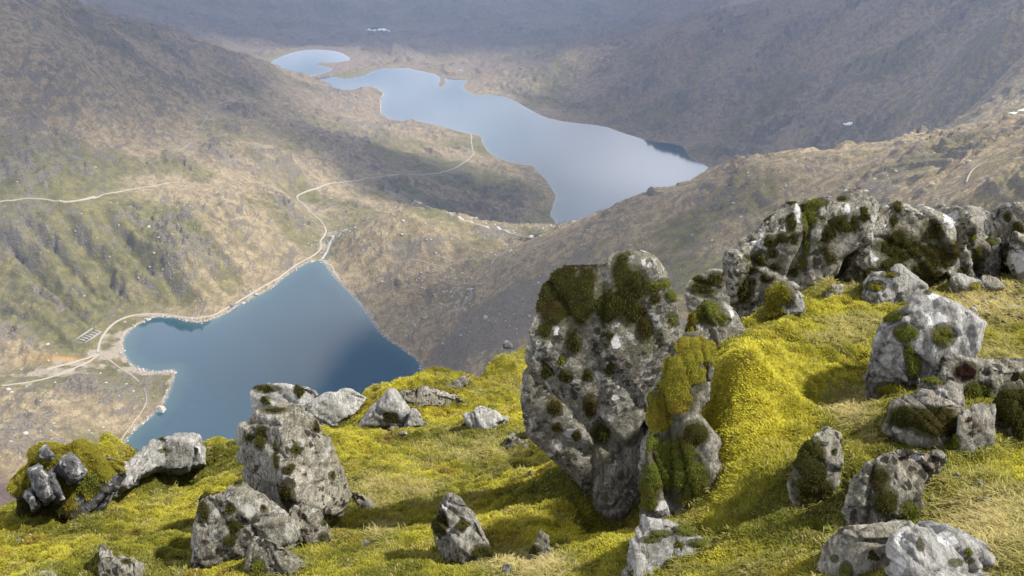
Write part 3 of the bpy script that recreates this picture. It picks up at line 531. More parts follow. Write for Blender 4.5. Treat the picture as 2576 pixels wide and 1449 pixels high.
MM = {'dark': moss_mat('dark_moss', (.022, .024, .006), (.080, .074, .013), (.040, .026, .008)), 'bright': moss_mat('sunlit_yellow_moss', (.10, .10, .012), (.33, .28, .03), (.14, .10, .015)),  # bright: lighter yellow copy of the moss, painted where it is sunlit
      'green': moss_mat('green_moss', (.055, .070, .012), (.17, .17, .025), (.07, .06, .012)), 'wine': moss_mat('wine_moss_and_holes', (.018, .008, .006), (.05, .02, .012), (.02, .008, .006))}

# ------------------------------------------------------------------ rock builder
def PV(px, py, y0, zb, lean):
    r = ray(px, py); n = np.array([0, 1, -lean]); return r*((y0-lean*zb)/(r@n))
import bmesh
def hulls_to_mesh(hulls, vox):
    bm = bmesh.new()
    for pts in hulls:
        b2 = bmesh.new(); [b2.verts.new(p) for p in pts]; bmesh.ops.convex_hull(b2, input=b2.verts)
        bmesh.ops.delete(b2, geom=[v for v in b2.verts if not v.link_faces], context='VERTS'); m = bpy.data.meshes.new('t'); b2.to_mesh(m); b2.free(); bm.from_mesh(m); bpy.data.meshes.remove(m)
    m = bpy.data.meshes.new('t'); bm.to_mesh(m); bm.free(); o = bpy.data.objects.new('t', m); COL.objects.link(o)
    md = o.modifiers.new('r', 'REMESH'); md.mode = 'VOXEL'; md.voxel_size = vox
    ev = o.evaluated_get(bpy.context.evaluated_depsgraph_get()); e = ev.to_mesh(); V = np.empty(len(e.vertices)*3); e.vertices.foreach_get('co', V)
    F = np.empty(len(e.polygons)*4, np.int32); e.polygons.foreach_get('vertices', F); ev.to_mesh_clear(); bpy.data.objects.remove(o); bpy.data.meshes.remove(m)
    return V.reshape(-1, 3), F.reshape(-1, 4)
def vnorm(V, F):
    a, b, c, d = (V[F[:, k]] for k in range(4)); n = np.cross(c-a, d-b); N = np.zeros_like(V)
    for k in range(4): np.add.at(N, F[:, k], n)
    return N/(np.linalg.norm(N, axis=1)[:, None]+1e-12), n
def blades(P, N, L, wdt, spread=.8, droop=.25, rng=RNG):
    n = len(P); d = N+rng.normal(size=(n, 3))*spread*.6+np.array([0, 0, -droop]); d /= np.linalg.norm(d, axis=1)[:, None]; s = np.cross(d, rng.normal(size=(n, 3))); s /= np.linalg.norm(s, axis=1)[:, None]+1e-9
    L = L[:, None]; w = wdt[:, None]; mid = P+d*L*.55; tip = P+d*L+np.array([0, 0, -1])*L*.25
    V = np.stack([P-s*w*.6-N*.003, P+s*w*.6-N*.003, mid+s*w, mid-s*w, tip], 1).reshape(-1, 3); i = np.arange(n)[:, None]*5
    F = np.concatenate([i+np.array([0, 1, 2]), i+np.array([0, 2, 3]), i+np.array([3, 2, 4])], 0); return V, F
def tri(F): return np.vstack([F[:, [0, 1, 2]], F[:, [0, 2, 3]]])
def moss_mesh(V, N, F, key, parent, name='moss_patch', d=4.5, label=None, dens=1.):
    """a cushion: displaced skin plus a pile of short leafy shoots"""
    F3 = tri(F) if F.shape[1] == 4 else F; a, b, c = V[F3[:, 0]], V[F3[:, 1]], V[F3[:, 2]]; ar = np.linalg.norm(np.cross(b-a, c-a), axis=1)/2
    px_ = 2.52*d/2200; n = int(min(30000, max(40, dens*ar.sum()/(px_*1.2)**2))); k = RNG.choice(len(F3), n, p=ar/ar.sum()); u = RNG.random((n, 2)); fl = u.sum(1) > 1; u[fl] = 1-u[fl]
    P = a[k]+(b-a)[k]*u[:, :1]+(c-a)[k]*u[:, 1:]; NN = N[F3[k, 0]]; bv, bf = blades(P, NN, px_*RNG.uniform(1.2, 2.6, n), px_*RNG.uniform(.22, .42, n))
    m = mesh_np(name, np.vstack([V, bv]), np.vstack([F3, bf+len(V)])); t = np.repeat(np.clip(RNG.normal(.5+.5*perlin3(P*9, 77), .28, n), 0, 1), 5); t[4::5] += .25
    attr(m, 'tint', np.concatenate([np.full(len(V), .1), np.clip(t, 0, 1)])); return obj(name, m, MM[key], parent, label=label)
CONTACT = []
def rock(name, label, cat, base, hulls, lean=.2, t=.3, b=.08, mat='grey', moss=(), white=(), vox=None, rough=1., dy=0., seed=0, ridge=(), cover=None, chips=9, facets=5, group=None, axis=(.8, .3, .5), mkey='dark'):
    g = fhit(*base); y0 = g[1]+dy; zb = g[2]; D = float(np.dot(g, FWD)); vox = vox or .0105*D/4.5; hp = []
    for h in hulls:
        Q = np.array([PV(q[0], q[1], y0+(q[2] if len(q) > 2 else 0), zb, lean) for q in h]); c = Q.mean(0); vd = c/np.linalg.norm(c); Q = c+(Q-c)*1.07; fr_ = c+(Q-c)*.84-vd*b*.9; bk = c+(Q-c)*.84+vd*t*.85+np.array([0, 0, -.06*t]); hp.append(np.vstack([Q, fr_, bk]))
    if len(ridge): hp[0] = np.vstack([hp[0], [PV(q[0], q[1], y0+q[2], zb, lean) for q in ridge]])
    V, F = hulls_to_mesh(hp, vox); N, _ = vnorm(V, F); size = np.linalg.norm(np.ptp(V, axis=0)); f = 1/max(size, .12)
    ax = np.array(axis, float)+np.random.default_rng(seed).normal(size=3)*.25; ax /= np.linalg.norm(ax); wv_ = V+.12*size*np.stack([perlin3(V*f*2, seed+9), perlin3(V*f*2, seed+10), perlin3(V*f*2, seed+11)], 1)
    lay = np.abs(perlin3(np.outer(wv_@ax, np.ones(3))*f*np.array([11., 11, 11])+V*f*.8, seed+20)); cr = np.abs(perlin3(V*f*3.3, seed+30))
    blk = perlin3(np.floor(wv_*f*4.5)*.77+.5, seed+31)
    rg = np.random.default_rng(seed+1000)
    for _ in range(chips):
        dn = rg.normal(size=3)*.8+np.array([.05, -.9, .35]); dn /= np.linalg.norm(dn); pr_ = V@dn; ov = np.clip(pr_-np.quantile(pr_, 1-rg.uniform(.004, .022)), 0, None); V = V-ov[:, None]*dn*.9
    vw = V.mean(0); vw = -vw/np.linalg.norm(vw)
    for _ in range(facets):
        dn = vw+rg.normal(size=3)*.50-np.array([0, 0, .1]); dn /= np.linalg.norm(dn); pr_ = V@dn; V = V-np.clip(pr_-np.quantile(pr_, 1-rg.uniform(.02, .09)), 0, None)[:, None]*dn
    N, _ = vnorm(V, F); q = (wv_@ax)*f*9+.8*perlin3(V*f*2.2, seed+21); saw = q-np.floor(q); q2 = (wv_@ax)*f*27+1.3*perlin3(V*f*5, seed+22); saw2 = q2-np.floor(q2); msk = sstep(-.1, .5, perlin3(V*f*2.4, seed+23))
    def plates(K, amp, tilt, sd_):
        r2 = np.random.default_rng(sd_); S = V[r2.choice(len(V), min(K, len(V)))]; A_ = np.eye(3)+1.4*np.outer(ax, ax); d1 = np.full(len(V), 9e9); d2 = d1.copy(); ix = np.zeros(len(V), int); X = wv_@A_; SX = S@A_
        for k_ in range(len(S)):
            dd = ((X-SX[k_])**2).sum(1); m_ = dd < d1; d2 = np.where(m_, d1, np.minimum(d2, dd)); d1 = np.where(m_, dd, d1); ix[m_] = k_
        g_ = r2.normal(size=(len(S), 3))*tilt; h_ = r2.uniform(-1, 1, len(S))*amp; e_ = (np.sqrt(d2)-np.sqrt(d1))/size
        return h_[ix]*size+np.clip(((V-S[ix])*g_[ix]).sum(1), -.014*size, .014*size)-.010*size*np.exp(-(e_/.012)**2)*(amp > .006)
    ds = rough*(plates(18, .0028, .035, seed+71)+plates(90, .0014, .04, seed+72))+size*rough*(.0045*fbm3(V*f*3.1, 4, seed+40)+.008*(saw-.5)*msk+.006*(saw2-.5)-.016*np.exp(-(cr/.022)**2)*sstep(-.1, .4, perlin3(V*f*1.7, seed+24))+.0042*fbm3(V*f*15, 4, seed+50, .65))
    for k_ in range(6):
        pn = ax+rg.normal(size=3)*(.22 if k_ < 4 else .9); pn /= np.linalg.norm(pn); pc = V[rg.integers(len(V))]; sdp = (V-pc)@pn+.012*size*perlin3(V*f*4, seed+80+k_)+.004*size*perlin3(V*f*16, seed+90+k_)
        ds = ds-size*rough*(.020*np.exp(-(sdp/(.006*size))**2)-rg.choice([-1, 1])*.010*np.tanh(sdp/(.004*size))*np.exp(-(sdp/(.16*size))**2))
    V = V+N*ds[:, None]; N, _ = vnorm(V, F)
    gd = V[:, 2]-fz(V[:, 0], V[:, 1]); keep = (gd[F] > -.16).any(1); F = F[keep]; us, inv = np.unique(F, return_inverse=True); V = V[us]; N = N[us]; F = inv.reshape(-1, 4)
    ck = np.flatnonzero(np.abs(gd[us]) < .03); CONTACT.append(V[RNG.choice(ck, min(len(ck), 420), False)]+N[RNG.choice(ck, 1)]*0 if len(ck) else np.zeros((0, 3)))
    qx, qy, qd = to_px(V); vis = (N*V).sum(1) < 0; wm = np.zeros(len(V))
    for w in white: wm = np.maximum(wm, np.where(vis, 1.15*(1-((qx-w[0])/(w[2]*1.5))**2-((qy-w[1])/(w[3]*1.5))**2), 0))
    film = np.zeros(len(V)); m = mesh_np(name, V, F); attr(m, 'white', np.clip(wm, 0, 1)); root = obj(name, m, RM[mat], None, label, cat, group)
    nz = .75*fbm3(V*8*4.5/D, 4, seed+60, .7)
    def patch(bl, key, lab=None, nm_='moss_patch'):
        e = np.full(len(V), -9.); rw = 0
        for w in bl:
            rx, ry = w[2], w[3]; k = np.argmin(((qx-w[0])**2+(qy-w[1])**2)+np.where(vis, 0, 1e9)); C = V[k]; r_ = max(rx, ry)*D/2200; rw = max(rw, r_)
            e = np.maximum(e, np.where(np.linalg.norm(V-C, axis=1) < r_*2.0+.03, 1-((qx-w[0])/(rx*1.04))**2-((qy-w[1])/(ry*1.04))**2, -9))
        np.maximum(film, np.clip(1+e/1.6, 0, 1)*(e > -5), out=film)
        e = e+nz*(.8 if rw > .05 else .5); fk = F[(e[F] > 0).all(1) & vis[F].any(1)]
        if len(fk) < 16:
            k = np.argmin((qx-bl[0][0])**2+(qy-bl[0][1])**2+np.where(vis, 0, 1e9)); r_ = max(bl[0][2], bl[0][3])*D/2200; th, ph = np.meshgrid(np.linspace(0, 2*np.pi, 13), np.linspace(0, 1, 5), indexing='ij')
            n0 = N[k]; t1 = np.cross(n0, [0, .3, 1]); t1 /= np.linalg.norm(t1); t2 = np.cross(n0, t1); rr = np.sin(ph*np.pi/2)*r_*(1+(.30*np.sin(th*2+bl[0][0])+.28*np.sin(th*3+bl[0][1])+.2*np.sin(th*5+seed))*ph); hh = np.cos(ph*np.pi/2)*r_*.38
            MV = (V[k]+(rr*np.cos(th))[..., None]*t1+(rr*np.sin(th))[..., None]*t2+hh[..., None]*n0-n0*.004).reshape(-1, 3); MF = grid_faces(13, 5); MN = MV-(V[k]-n0*r_*.3); MN /= np.linalg.norm(MN, axis=1)[:, None]
        else:
            us_, iv = np.unique(fk, return_inverse=True); MF = iv.reshape(-1, 4); ee = np.clip(e[us_], 0, 1); MN = N[us_]; th = min(.016, .28*rw)
            MV = V[us_]+MN*(th*np.sqrt(ee)*(.75+.6*np.abs(perlin3(V[us_]*30, seed+70)))-.004)[:, None]+np.array([0, 0, -.25])*(th*ee)[:, None]; MN, _ = vnorm(MV, MF)
        moss_mesh(MV, MN, MF, key, root, nm_, D, lab)
    for w in moss:
        key = mkey
        if isinstance(w, list):
            if isinstance(w[0], str): key = w[0]; w = w[1:]
            patch(w, key)
        else:
            if len(w) > 4: key = w[4]
            patch([w[:4]], key)
    if cover:
        Ns = N.copy()
        for _ in range(14):
            A_ = np.zeros_like(Ns); np.add.at(A_, F.ravel(), np.repeat(Ns[F].mean(1), 4, 0)); Ns = A_/(np.linalg.norm(A_, axis=1)[:, None]+1e-9)
        e = (Ns[:, 2]-cover[1])*1.6+nz*cover[2]; sel = F[(e[F] > 0).all(1)]; us_, iv = np.unique(sel, return_inverse=True)
        MV = V[us_]+Ns[us_]*(.022*np.sqrt(np.clip(e[us_], 0, 1))*(.8+.7*perlin3(V[us_]*7, seed+71))-.004)[:, None]; MF = iv.reshape(-1, 4); MN, _ = vnorm(MV, MF); moss_mesh(MV, MN, MF, cover[0], root, 'moss_blanket', D, dens=.8)
    attr(m, 'film', film); return root, y0, zb
# ================================================================== THE ROCKS
rock('boulder', 'big flat-faced grey boulder hung with dark moss, standing on its narrow foot', 'boulder', (1490,1262),
 [[(1352,762),(1365,690),(1420,652),(1500,664),(1560,700),(1640,900),(1600,1080),(1500,1235),(1480,1235),(1420,1170),(1330,1090),(1316,1000),(1326,880)], [(1500,700),(1540,642),(1610,632),(1655,655),(1690,705),(1727,775),(1715,860),(1660,960),(1600,1080),(1500,1100)], [(1450,1170),(1500,1150),(1515,1275),(1478,1290)]],
 lean=.10, t=.75, b=.05, mat='big', seed=1, facets=2, rough=.30, vox=.0115,
 moss=[[(1372,740,28,55),(1392,690,32,34),(1425,725,40,62),(1445,775,30,40),(1478,730,24,75),(1395,775,38,42),(1460,790,28,24)], [(1562,690,22,46),(1590,712,34,38),(1622,685,26,24),(1530,765,32,45),(1580,775,30,34),(1608,722,22,30)],
  (1374,830,17,22),(1443,860,19,29),(1585,790,20,26),(1641,721,16,13,'green'),(1672,715,15,14,'green'),(1697,742,24,15,'green'),(1647,751,14,15),(1620,829,19,29),(1619,785,8,11),(1693,803,12,15,'green'),(1534,846,8,9),(1423,947,15,14),(1475,942,10,14),(1532,931,9,13),(1395,1023,17,22),(1484,1020,15,27),(1413,905,6,11,'green'),(1374,929,5,18),(1511,1089,20,26),(1579,638,7,6,'green'),(1400,1075,12,10),(1450,1095,10,12),(1525,870,6,6)],
 white=[(1397,826,10,14),(1550,860,12,18),(1540,815,16,9),(1440,1090,20,12),(1545,1000,8,8)])
rock('rock', 'upright grey rock with a moss tuft on top, tucked under the big boulder', 'rock', (1540,1290), [[(1530,1090),(1560,1075),(1620,1085),(1655,1135),(1645,1240),(1570,1310),(1490,1290),(1510,1180)]], lean=.35, t=.35, b=.06, seed=2, moss=[(1553,1092,28,18,'green'),(1580,1105,18,12,'green')], white=[(1545,1160,8,16)], dy=-.02)
rock('rock', 'low broken rock smothered in deep green moss between boulder and bright moss mound', 'rock', (1700,1325), [[(1745,845),(1800,865),(1790,960),(1730,1060),(1640,1080),(1630,1000),(1690,880)], [(1640,1060),(1740,1040),(1790,1120),(1795,1310),(1730,1350),(1620,1310),(1610,1180)]], lean=.45, t=.5, b=.03, dy=.12, seed=3, facets=0, rough=.9, mkey='green',
 moss=[['bright',(1752,885,54,40),(1722,935,52,50),(1690,1000,54,46),(1660,1050,44,40)], [(1692,1142,55,45),(1678,1190,55,45),(1734,1212,48,60),(1622,1240,34,42)], (1748,1091,32,30,'dark'), (1640,1110,22,22)], white=[(1664,1082,12,10),(1700,1075,8,16),(1660,1270,18,14),(1685,1270,8,18)])
rock('rock', 'small grey rock with mossy top behind the right shoulder of the big boulder', 'rock', (1790,790), [[(1722,745),(1732,700),(1760,690),(1800,675),(1838,690),(1848,790),(1740,800)]], lean=.2, t=.3, seed=4, moss=[[(1772,724,32,20),(1802,704,22,18),(1757,700,16,9)],(1829,680,7,6)], dy=.25)
rock('rock', 'pointed grey rock with olive moss on its left side, above the bright moss mound', 'rock', (1810,875), [[(1735,860),(1745,790),(1785,755),(1825,760),(1850,790),(1872,830),(1850,880),(1780,910)]], lean=.35, t=.35, seed=5, mkey='green', moss=[[(1782,785,32,28),(1762,790,16,24)],(1818,800,16,18),['bright',(1742,800,22,14),(1735,835,14,24)]], white=[(1835,790,10,8)])
rock('outcrop', 'tall grey outcrop with fluted right end and two white lichen splashes', 'outcrop', (1905,790),
 [[(1838,785),(1852,690),(1858,634),(1873,596),(1932,543),(1962,513),(1997,490),(2040,492),(2062,520),(2034,600),(2028,720),(1960,745),(1897,800)], [(2030,503),(2080,498),(2118,520),(2128,600),(2112,690),(2030,730),(2025,600)], [(2098,515),(2148,487),(2175,490),(2200,518),(2195,610),(2120,650),(2105,570)]],
 lean=.25, t=.9, b=.12, mat='big', seed=6, dy=.25, axis=(1, .1, .15), rough=.8, vox=.013,
 moss=[['green',(2036,538,19,30),(2028,605,9,42),(2052,510,26,12)],(1966,598,15,12),(1937,608,9,15),(1944,637,12,12),(1913,652,14,18),(1892,676,14,12),(1996,686,11,9),(1876,731,17,30),(2017,661,13,17,'green'),(2068,552,8,8),(2113,560,7,26),(1990,505,14,8),(1925,550,8,5),(1895,710,7,9),(1880,650,10,9),[(1990,560,12,22),(1998,600,9,16)],(2080,590,10,20),(2150,560,9,24),(1950,672,11,8),[(2090,650,14,13),(2075,630,9,12)],(2172,540,8,16),(1925,702,13,9),(2120,500,16,7)], white=[(2006,543,9,28),(1909,602,18,20),(2132,525,8,13)])
rock('outcrop', 'broad grey outcrop with a large dark moss sheet across its face', 'outcrop', (2280,730),
 [[(2186,540),(2210,515),(2252,504),(2293,510),(2370,525),(2403,531),(2431,566),(2446,620),(2425,730),(2300,745),(2170,740),(2140,650)], [(2030,705),(2070,640),(2113,600),(2165,608),(2195,730),(2166,750),(2040,730)], [(2400,560),(2440,580),(2470,610),(2499,643),(2492,705),(2430,735),(2380,720)]],
 lean=.3, t=.9, b=.14, mat='big', seed=7, dy=.3, vox=.013, rough=1.1,
 moss=[[(2208,572,42,17),(2199,610,36,22),(2258,600,24,24)],(2258,519,11,16),[(2270,625,60,30),(2347,583,26,26),(2347,640,40,30),(2243,664,30,18),(2329,680,32,24)],(2290,553,26,11),(2122,661,15,12),(2125,620,10,13),[(2175,658,20,26),(2190,690,16,16)],(2402,628,20,22),(2447,590,9,18,'green'),[(2465,640,18,22),(2455,670,16,12)],(2083,660,8,10),(2386,596,10,16),[(2230,542,16,10),(2248,556,10,14)],(2320,538,16,8),(2150,630,10,15),[(2382,652,14,22),(2372,690,18,12)],(2300,702,24,12),(2422,682,15,10)], white=[(2394,552,20,20),(2202,646,12,14)])
rock('boulder', 'rounded dark grey boulder behind the broad mossy outcrop', 'boulder', (2460,700), [[(2405,640),(2412,535),(2430,521),(2471,520),(2492,530),(2502,580),(2490,680)]], lean=.2, t=.5, mat='grey', seed=8, dy=.7)
rock('boulder', 'grey boulder with dark moss streaks at the far right end of the outcrop row', 'boulder', (2545,705), [[(2485,560),(2500,523),(2560,520),(2600,526),(2620,600),(2600,690),(2520,690)]], lean=.2, t=.6, mat='grey', seed=9, dy=.65, moss=[(2535,545,9,12),(2560,580,14,20)])
rock('rock', 'angular brownish rock wedged in front of the two far right boulders', 'rock', (2508,700), [[(2470,690),(2480,600),(2492,565),(2515,556),(2532,575),(2540,608),(2532,690)]], lean=.2, t=.35, mat='warm', seed=10, dy=.4, moss=[(2478,600,14,9,'green')])
rock('rock', 'mossy rock lump below the brownish angular rock', 'rock', (2505,712), [[(2468,640),(2490,598),(2515,602),(2522,650),(2515,720),(2480,720)]], lean=.25, t=.3, mat='grey', seed=11, dy=.15, mkey='green', moss=[(2490,606,20,10),(2520,660,12,30)])
rock('rock', 'grey rock with white lichen disc at the right edge', 'rock', (2570,722), [[(2533,660),(2538,612),(2552,586),(2600,620),(2610,730),(2560,720)]], lean=.3, t=.4, mat='warm', seed=12, dy=.05, white=[(2566,655,20,26)], moss=[(2530,690,12,24)])
rock('rock', 'small pyramid of pale rock with yellow moss at the foot of the broad outcrop', 'rock', (2250,760), [[(2165,745),(2190,692),(2225,690),(2240,760),(2195,775)], [(2215,750),(2240,690),(2265,667),(2290,690),(2335,718),(2325,760),(2240,775)]], lean=.4, t=.3, mat='pale', seed=13, mkey='bright', moss=[(2202,720,24,12),(2240,690,20,8),(2308,712,14,7)])
rock('stone', 'small grey stone alone in the straw-coloured moss crest', 'stone', (2105,745), [[(2072,742),(2092,716),(2118,717),(2122,745),(2100,756)]], lean=.4, t=.15, seed=14, moss=[(2088,728,9,8,'bright')])
rock('stone', 'small white-topped stone beneath the broad outcrop, left of two pale stones', 'stone', (2365,718), [[(2345,716),(2360,697),(2378,701),(2382,722),(2356,726)]], lean=.4, t=.13, mat='pale', seed=15)
rock('rock', 'pale wedge rock under the right end of the broad outcrop', 'rock', (2420,728), [[(2385,722),(2403,689),(2425,687),(2472,709),(2450,735),(2395,735)]], lean=.4, t=.28, mat='pale', seed=16, moss=[(2455,720,16,9,'bright')])
rock('rock', 'flat grey rock at the right of the pale wedge rock', 'rock', (2490,730), [[(2450,722),(2478,693),(2510,700),(2530,724),(2490,738)]], lean=.5, t=.25, seed=17)
rock('rock', 'squarish rock with a yellow moss curtain on its front, left of the moss crest', 'rock', (1960,795), [[(1925,800),(1935,720),(1960,710),(1998,724),(2025,744),(1998,795)]], lean=.3, t=.3, mat='pale', seed=18, mkey='bright', moss=[[(1960,742,36,30),(1945,780,28,24)]])
rock('stone', 'tiny grey stone poking from the moss left of the lichened rock', 'stone', (2215,770), [[(2198,768),(2208,755),(2222,757),(2228,768),(2212,778)]], lean=.3, t=.1, seed=19)
rock('boulder', 'large pale lichened boulder with round olive moss cushions on the right slope', 'boulder', (2290,985),
 [[(2286,760),(2303,731),(2338,729),(2388,749),(2443,779),(2482,811),(2450,840),(2415,900),(2400,985),(2320,990),(2290,860)], [(2206,864),(2213,824),(2253,799),(2292,765),(2312,860),(2295,985),(2180,1015),(2181,955)]], lean=.42, t=.5, b=.12, mat='pale', seed=20, chips=5, rough=.75, mkey='green',
 moss=[(2373,770,17,14),(2373,844,27,26),[(2278,838,28,22),(2288,884,13,22)],(2333,735,9,6,'dark'),(2298,922,19,30),[(2240,795,40,14)],(2245,980,40,18,'bright')], white=[(2345,745,14,8),(2355,800,25,20)])
rock('rock_slab', 'long flat-topped grey slab with wine-dark moss at the right edge', 'slab', (2480,1000), [[(2330,930),(2345,903),(2400,901),(2500,904),(2610,912),(2620,990),(2500,1005),(2440,1000),(2350,975)]], lean=.35, t=.4, b=.05, mat='warm', seed=21, moss=[['wine',(2430,934,28,20),(2445,920,18,12)],(2473,914,14,8,'wine'),(2490,931,16,8,'wine'),(2463,985,32,22,'green'),(2568,950,22,10)])
rock('rock', 'grey rock block with a mossy cap under the long slab', 'rock', (2370,1035), [[(2305,1010),(2325,970),(2390,953),(2420,968),(2428,1030),(2380,1050),(2320,1045)]], lean=.4, t=.3, seed=22, moss=[(2345,958,32,10,'green')], white=[(2355,990,24,14)])
rock('rock', 'rock almost hidden beneath a dark brown-green moss mass', 'rock', (2320,1105), [[(2230,1080),(2260,1015),(2320,985),(2365,1018),(2432,1025),(2440,1095),(2360,1125),(2290,1120)]], lean=.5, t=.3, b=.1, seed=23, moss=[[(2300,1030,60,36),(2350,1060,60,34),(2280,1050,44,26),(2390,1070,40,26)]], white=[(2255,1080,10,8)])
rock('rock_slab', 'upright blue-grey slab with black holes and a crack on the right slope', 'slab', (2440,1140), [[(2402,1138),(2417,1049),(2443,1024),(2507,1013),(2503,1080),(2495,1128),(2425,1155)]], lean=.3, t=.16, b=.03, mat='grey', seed=24, rough=.9, moss=[(2438,1055,6,5,'wine'),(2443,1090,6,5,'wine'),(2463,1084,6,4,'wine'),(2392,1110,22,26,'green')])  # small wine dabs are dark patches in place of the slab's holes
rock('rock', 'mossy dark bank rock cut by the right edge under the long slab', 'rock', (2560,1095), [[(2490,1050),(2540,975),(2620,980),(2630,1090),(2560,1115)]], lean=.5, t=.3, seed=25, moss=[[(2545,1020,56,48),(2575,1070,30,40)]])
rock('rock', 'thin rock spike with pale tip and dark brown moss on its left face', 'rock', (2080,1245), [[(2044,1108),(2083,1081),(2106,1094),(2112,1180),(2112,1250),(2080,1265)], [(2024,1124),(2060,1110),(2090,1180),(2080,1270),(2010,1280),(1985,1220)]], lean=.35, t=.2, b=.05, mat='warm', seed=26, facets=2, moss=[[(2040,1140,30,34),(2032,1195,42,42),(2045,1235,46,34)],(2098,1139,7,8)])
rock('rock', 'saddle-backed grey rock with moss filling its hollow, lower right', 'rock', (2180,1335), [[(2118,1340),(2142,1268),(2147,1237),(2172,1195),(2190,1162),(2240,1160),(2250,1290),(2210,1345)], [(2190,1164),(2220,1142),(2304,1125),(2330,1139),(2370,1154),(2345,1175),(2310,1200),(2300,1245),(2290,1330),(2230,1310)]], lean=.4, t=.3, b=.05, mat='warm', seed=27, facets=2, moss=[[(2214,1205,22,30),(2228,1262,28,32)],(2290,1285,24,26,'green')], white=[(2307,1148,22,13),(2172,1235,8,16)])
rock('rock', 'brownish layered rock with moss tufts at the bottom edge, left of pale boulder', 'rock', (2150,1440), [[(2050,1470),(2074,1374),(2102,1346),(2200,1326),(2259,1310),(2290,1324),(2300,1400),(2270,1520),(2050,1520)]], lean=.45, t=.35, b=.07, mat='warm', seed=28, facets=2, dy=.02, axis=(.2, .2, 1), rough=.9, moss=[(2181,1340,26,11,'green'),(2128,1438,15,22,'green'),(2100,1405,9,9,'green'),(2195,1395,8,12)])
rock('boulder', 'pale boulder with chalk-white lichen and small moss buttons, bottom right', 'boulder', (2400,1440), [[(2235,1520),(2252,1366),(2276,1326),(2312,1318),(2354,1326),(2404,1349),(2460,1380),(2502,1408),(2550,1455),(2560,1540),(2300,1540)]], lean=.5, t=.4, b=.07, mat='pale', seed=29, chips=2, facets=0, dy=-.02, mkey='green', ridge=[(2310,1345,-.10),(2330,1440,-.16)], moss=[(2315,1371,10,14),(2404,1416,16,10),(2435,1391,11,8),(2438,1410,12,8)], white=[(2273,1360,18,32),(2265,1419,12,14),(2385,1354,24,15)])
rock('rock_slab', 'low tilted cream slab with mossy upper edge at the bottom centre', 'slab', (1680,1420), [[(1592,1400),(1605,1313),(1613,1294),(1650,1301),(1700,1318),(1753,1341),(1822,1387),(1780,1415),(1735,1445),(1720,1520),(1600,1520)]], lean=.7, t=.3, b=.04, mat='pale', seed=30, facets=0, chips=4, mkey='green', moss=[[(1630,1324,27,21),(1660,1343,26,9)],(1636,1358,23,8),(1734,1333,36,13),(1762,1367,30,10),(1706,1422,21,9),(1706,1372,11,6)])
rock('stone', 'rounded grey stone leaning on the cream slab at the bottom edge', 'stone', (1610,1440), [[(1570,1450),(1600,1400),(1620,1383),(1642,1420),(1650,1500),(1575,1500)]], lean=.4, t=.2, seed=31, dy=-.06, moss=[(1600,1443,16,9,'bright')])
rock('rock', 'leaning thumb-shaped grey rock standing alone in the grass at lower centre', 'rock', (1170,1415), [[(1090,1309),(1101,1274),(1121,1249),(1141,1246),(1181,1279),(1208,1324),(1200,1390),(1130,1385),(1096,1364)], [(1110,1330),(1190,1290),(1221,1369),(1258,1425),(1171,1435),(1118,1410)]], lean=.3, t=.35, b=.1, seed=32, facets=3, moss=[(1106,1319,18,28),(1163,1321,9,16),(1216,1389,28,16)], white=[(1120,1275,8,10)])
rock('stone', 'small dark grey pointed stone right of the thumb-shaped rock', 'stone', (1370,1405), [[(1330,1400),(1350,1349),(1361,1340),(1381,1359),(1410,1415),(1365,1425)]], lean=.3, t=.2, seed=33, moss=[(1345,1385,16,12)])
rock('stone', 'stub of grey stone at the foot of the thumb-shaped rock, bottom edge', 'stone', (1275,1440), [[(1258,1450),(1265,1420),(1280,1418),(1300,1445),(1280,1460)]], lean=.3, t=.12, seed=34)
rock('boulder', 'tall four-sided grey boulder speckled with black lichen on the left shelf', 'boulder', (760,1320), [[(606,1215),(619,1107),(626,1071),(644,1042),(684,1031),(749,1019),(780,1024),(805,1049),(830,1129),(837,1190),(860,1240),(855,1285),(825,1315),(705,1310),(640,1300)]], lean=.18, t=.7, b=.02, mat='warm', seed=35, chips=1, facets=0, rough=.6, vox=.0125, ridge=[(702,1060,-.16),(713,1143,-.30),(742,1251,-.42),(760,1320,-.42)],
 moss=[[(655,1100,14,28,),(644,1150,14,26)],(695,1143,7,36),[(691,1032,30,8)],(727,1049,17,8,'green'),(743,1132,6,15),(723,1183,12,10),(720,1244,18,25),(797,1071,9,15),(835,1197,8,10),(630,1100,5,14)])
rock('boulder', 'jagged sloping grey boulder with mossy left corner in front of the tall one', 'boulder', (600,1410), [[(486,1425),(496,1352),(511,1252),(525,1240),(579,1215),(608,1200),(625,1222),(640,1390),(507,1430)], [(600,1230),(622,1222),(651,1237),(691,1273),(713,1295),(760,1338),(816,1390),(756,1412),(640,1410)]], lean=.22, t=.5, b=.05, mat='warm', seed=36, chips=4, rough=.6, vox=.0125, ridge=[(640,1244,-.08)],
 moss=[[(536,1252,40,15),(511,1287,12,24)],(597,1215,10,8),(579,1280,10,13),(586,1323,8,20),(662,1280,7,8),(579,1359,14,14),(749,1381,9,9)])
rock('rock', 'dark-spotted round rock between the tall boulder and the jagged boulder', 'rock', (800,1370), [[(725,1340),(731,1280),(749,1276),(788,1291),(821,1316),(834,1356),(806,1378),(750,1370)]], lean=.3, t=.3, mat='warm', seed=37, dy=.05, moss=[(814,1349,12,10),(814,1316,7,7),(765,1300,6,6)])
rock('rock', 'low grey rock with a blue-grey facet at the bottom edge before the jagged boulder', 'rock', (690,1440), [[(622,1420),(626,1381),(644,1352),(669,1354),(698,1370),(742,1406),(812,1452),(800,1510),(640,1510)]], lean=.3, t=.3, b=.08, mat='warm', seed=38, dy=-.05, moss=[(637,1374,10,18),(651,1432,18,25,'green'),(695,1378,7,9)])
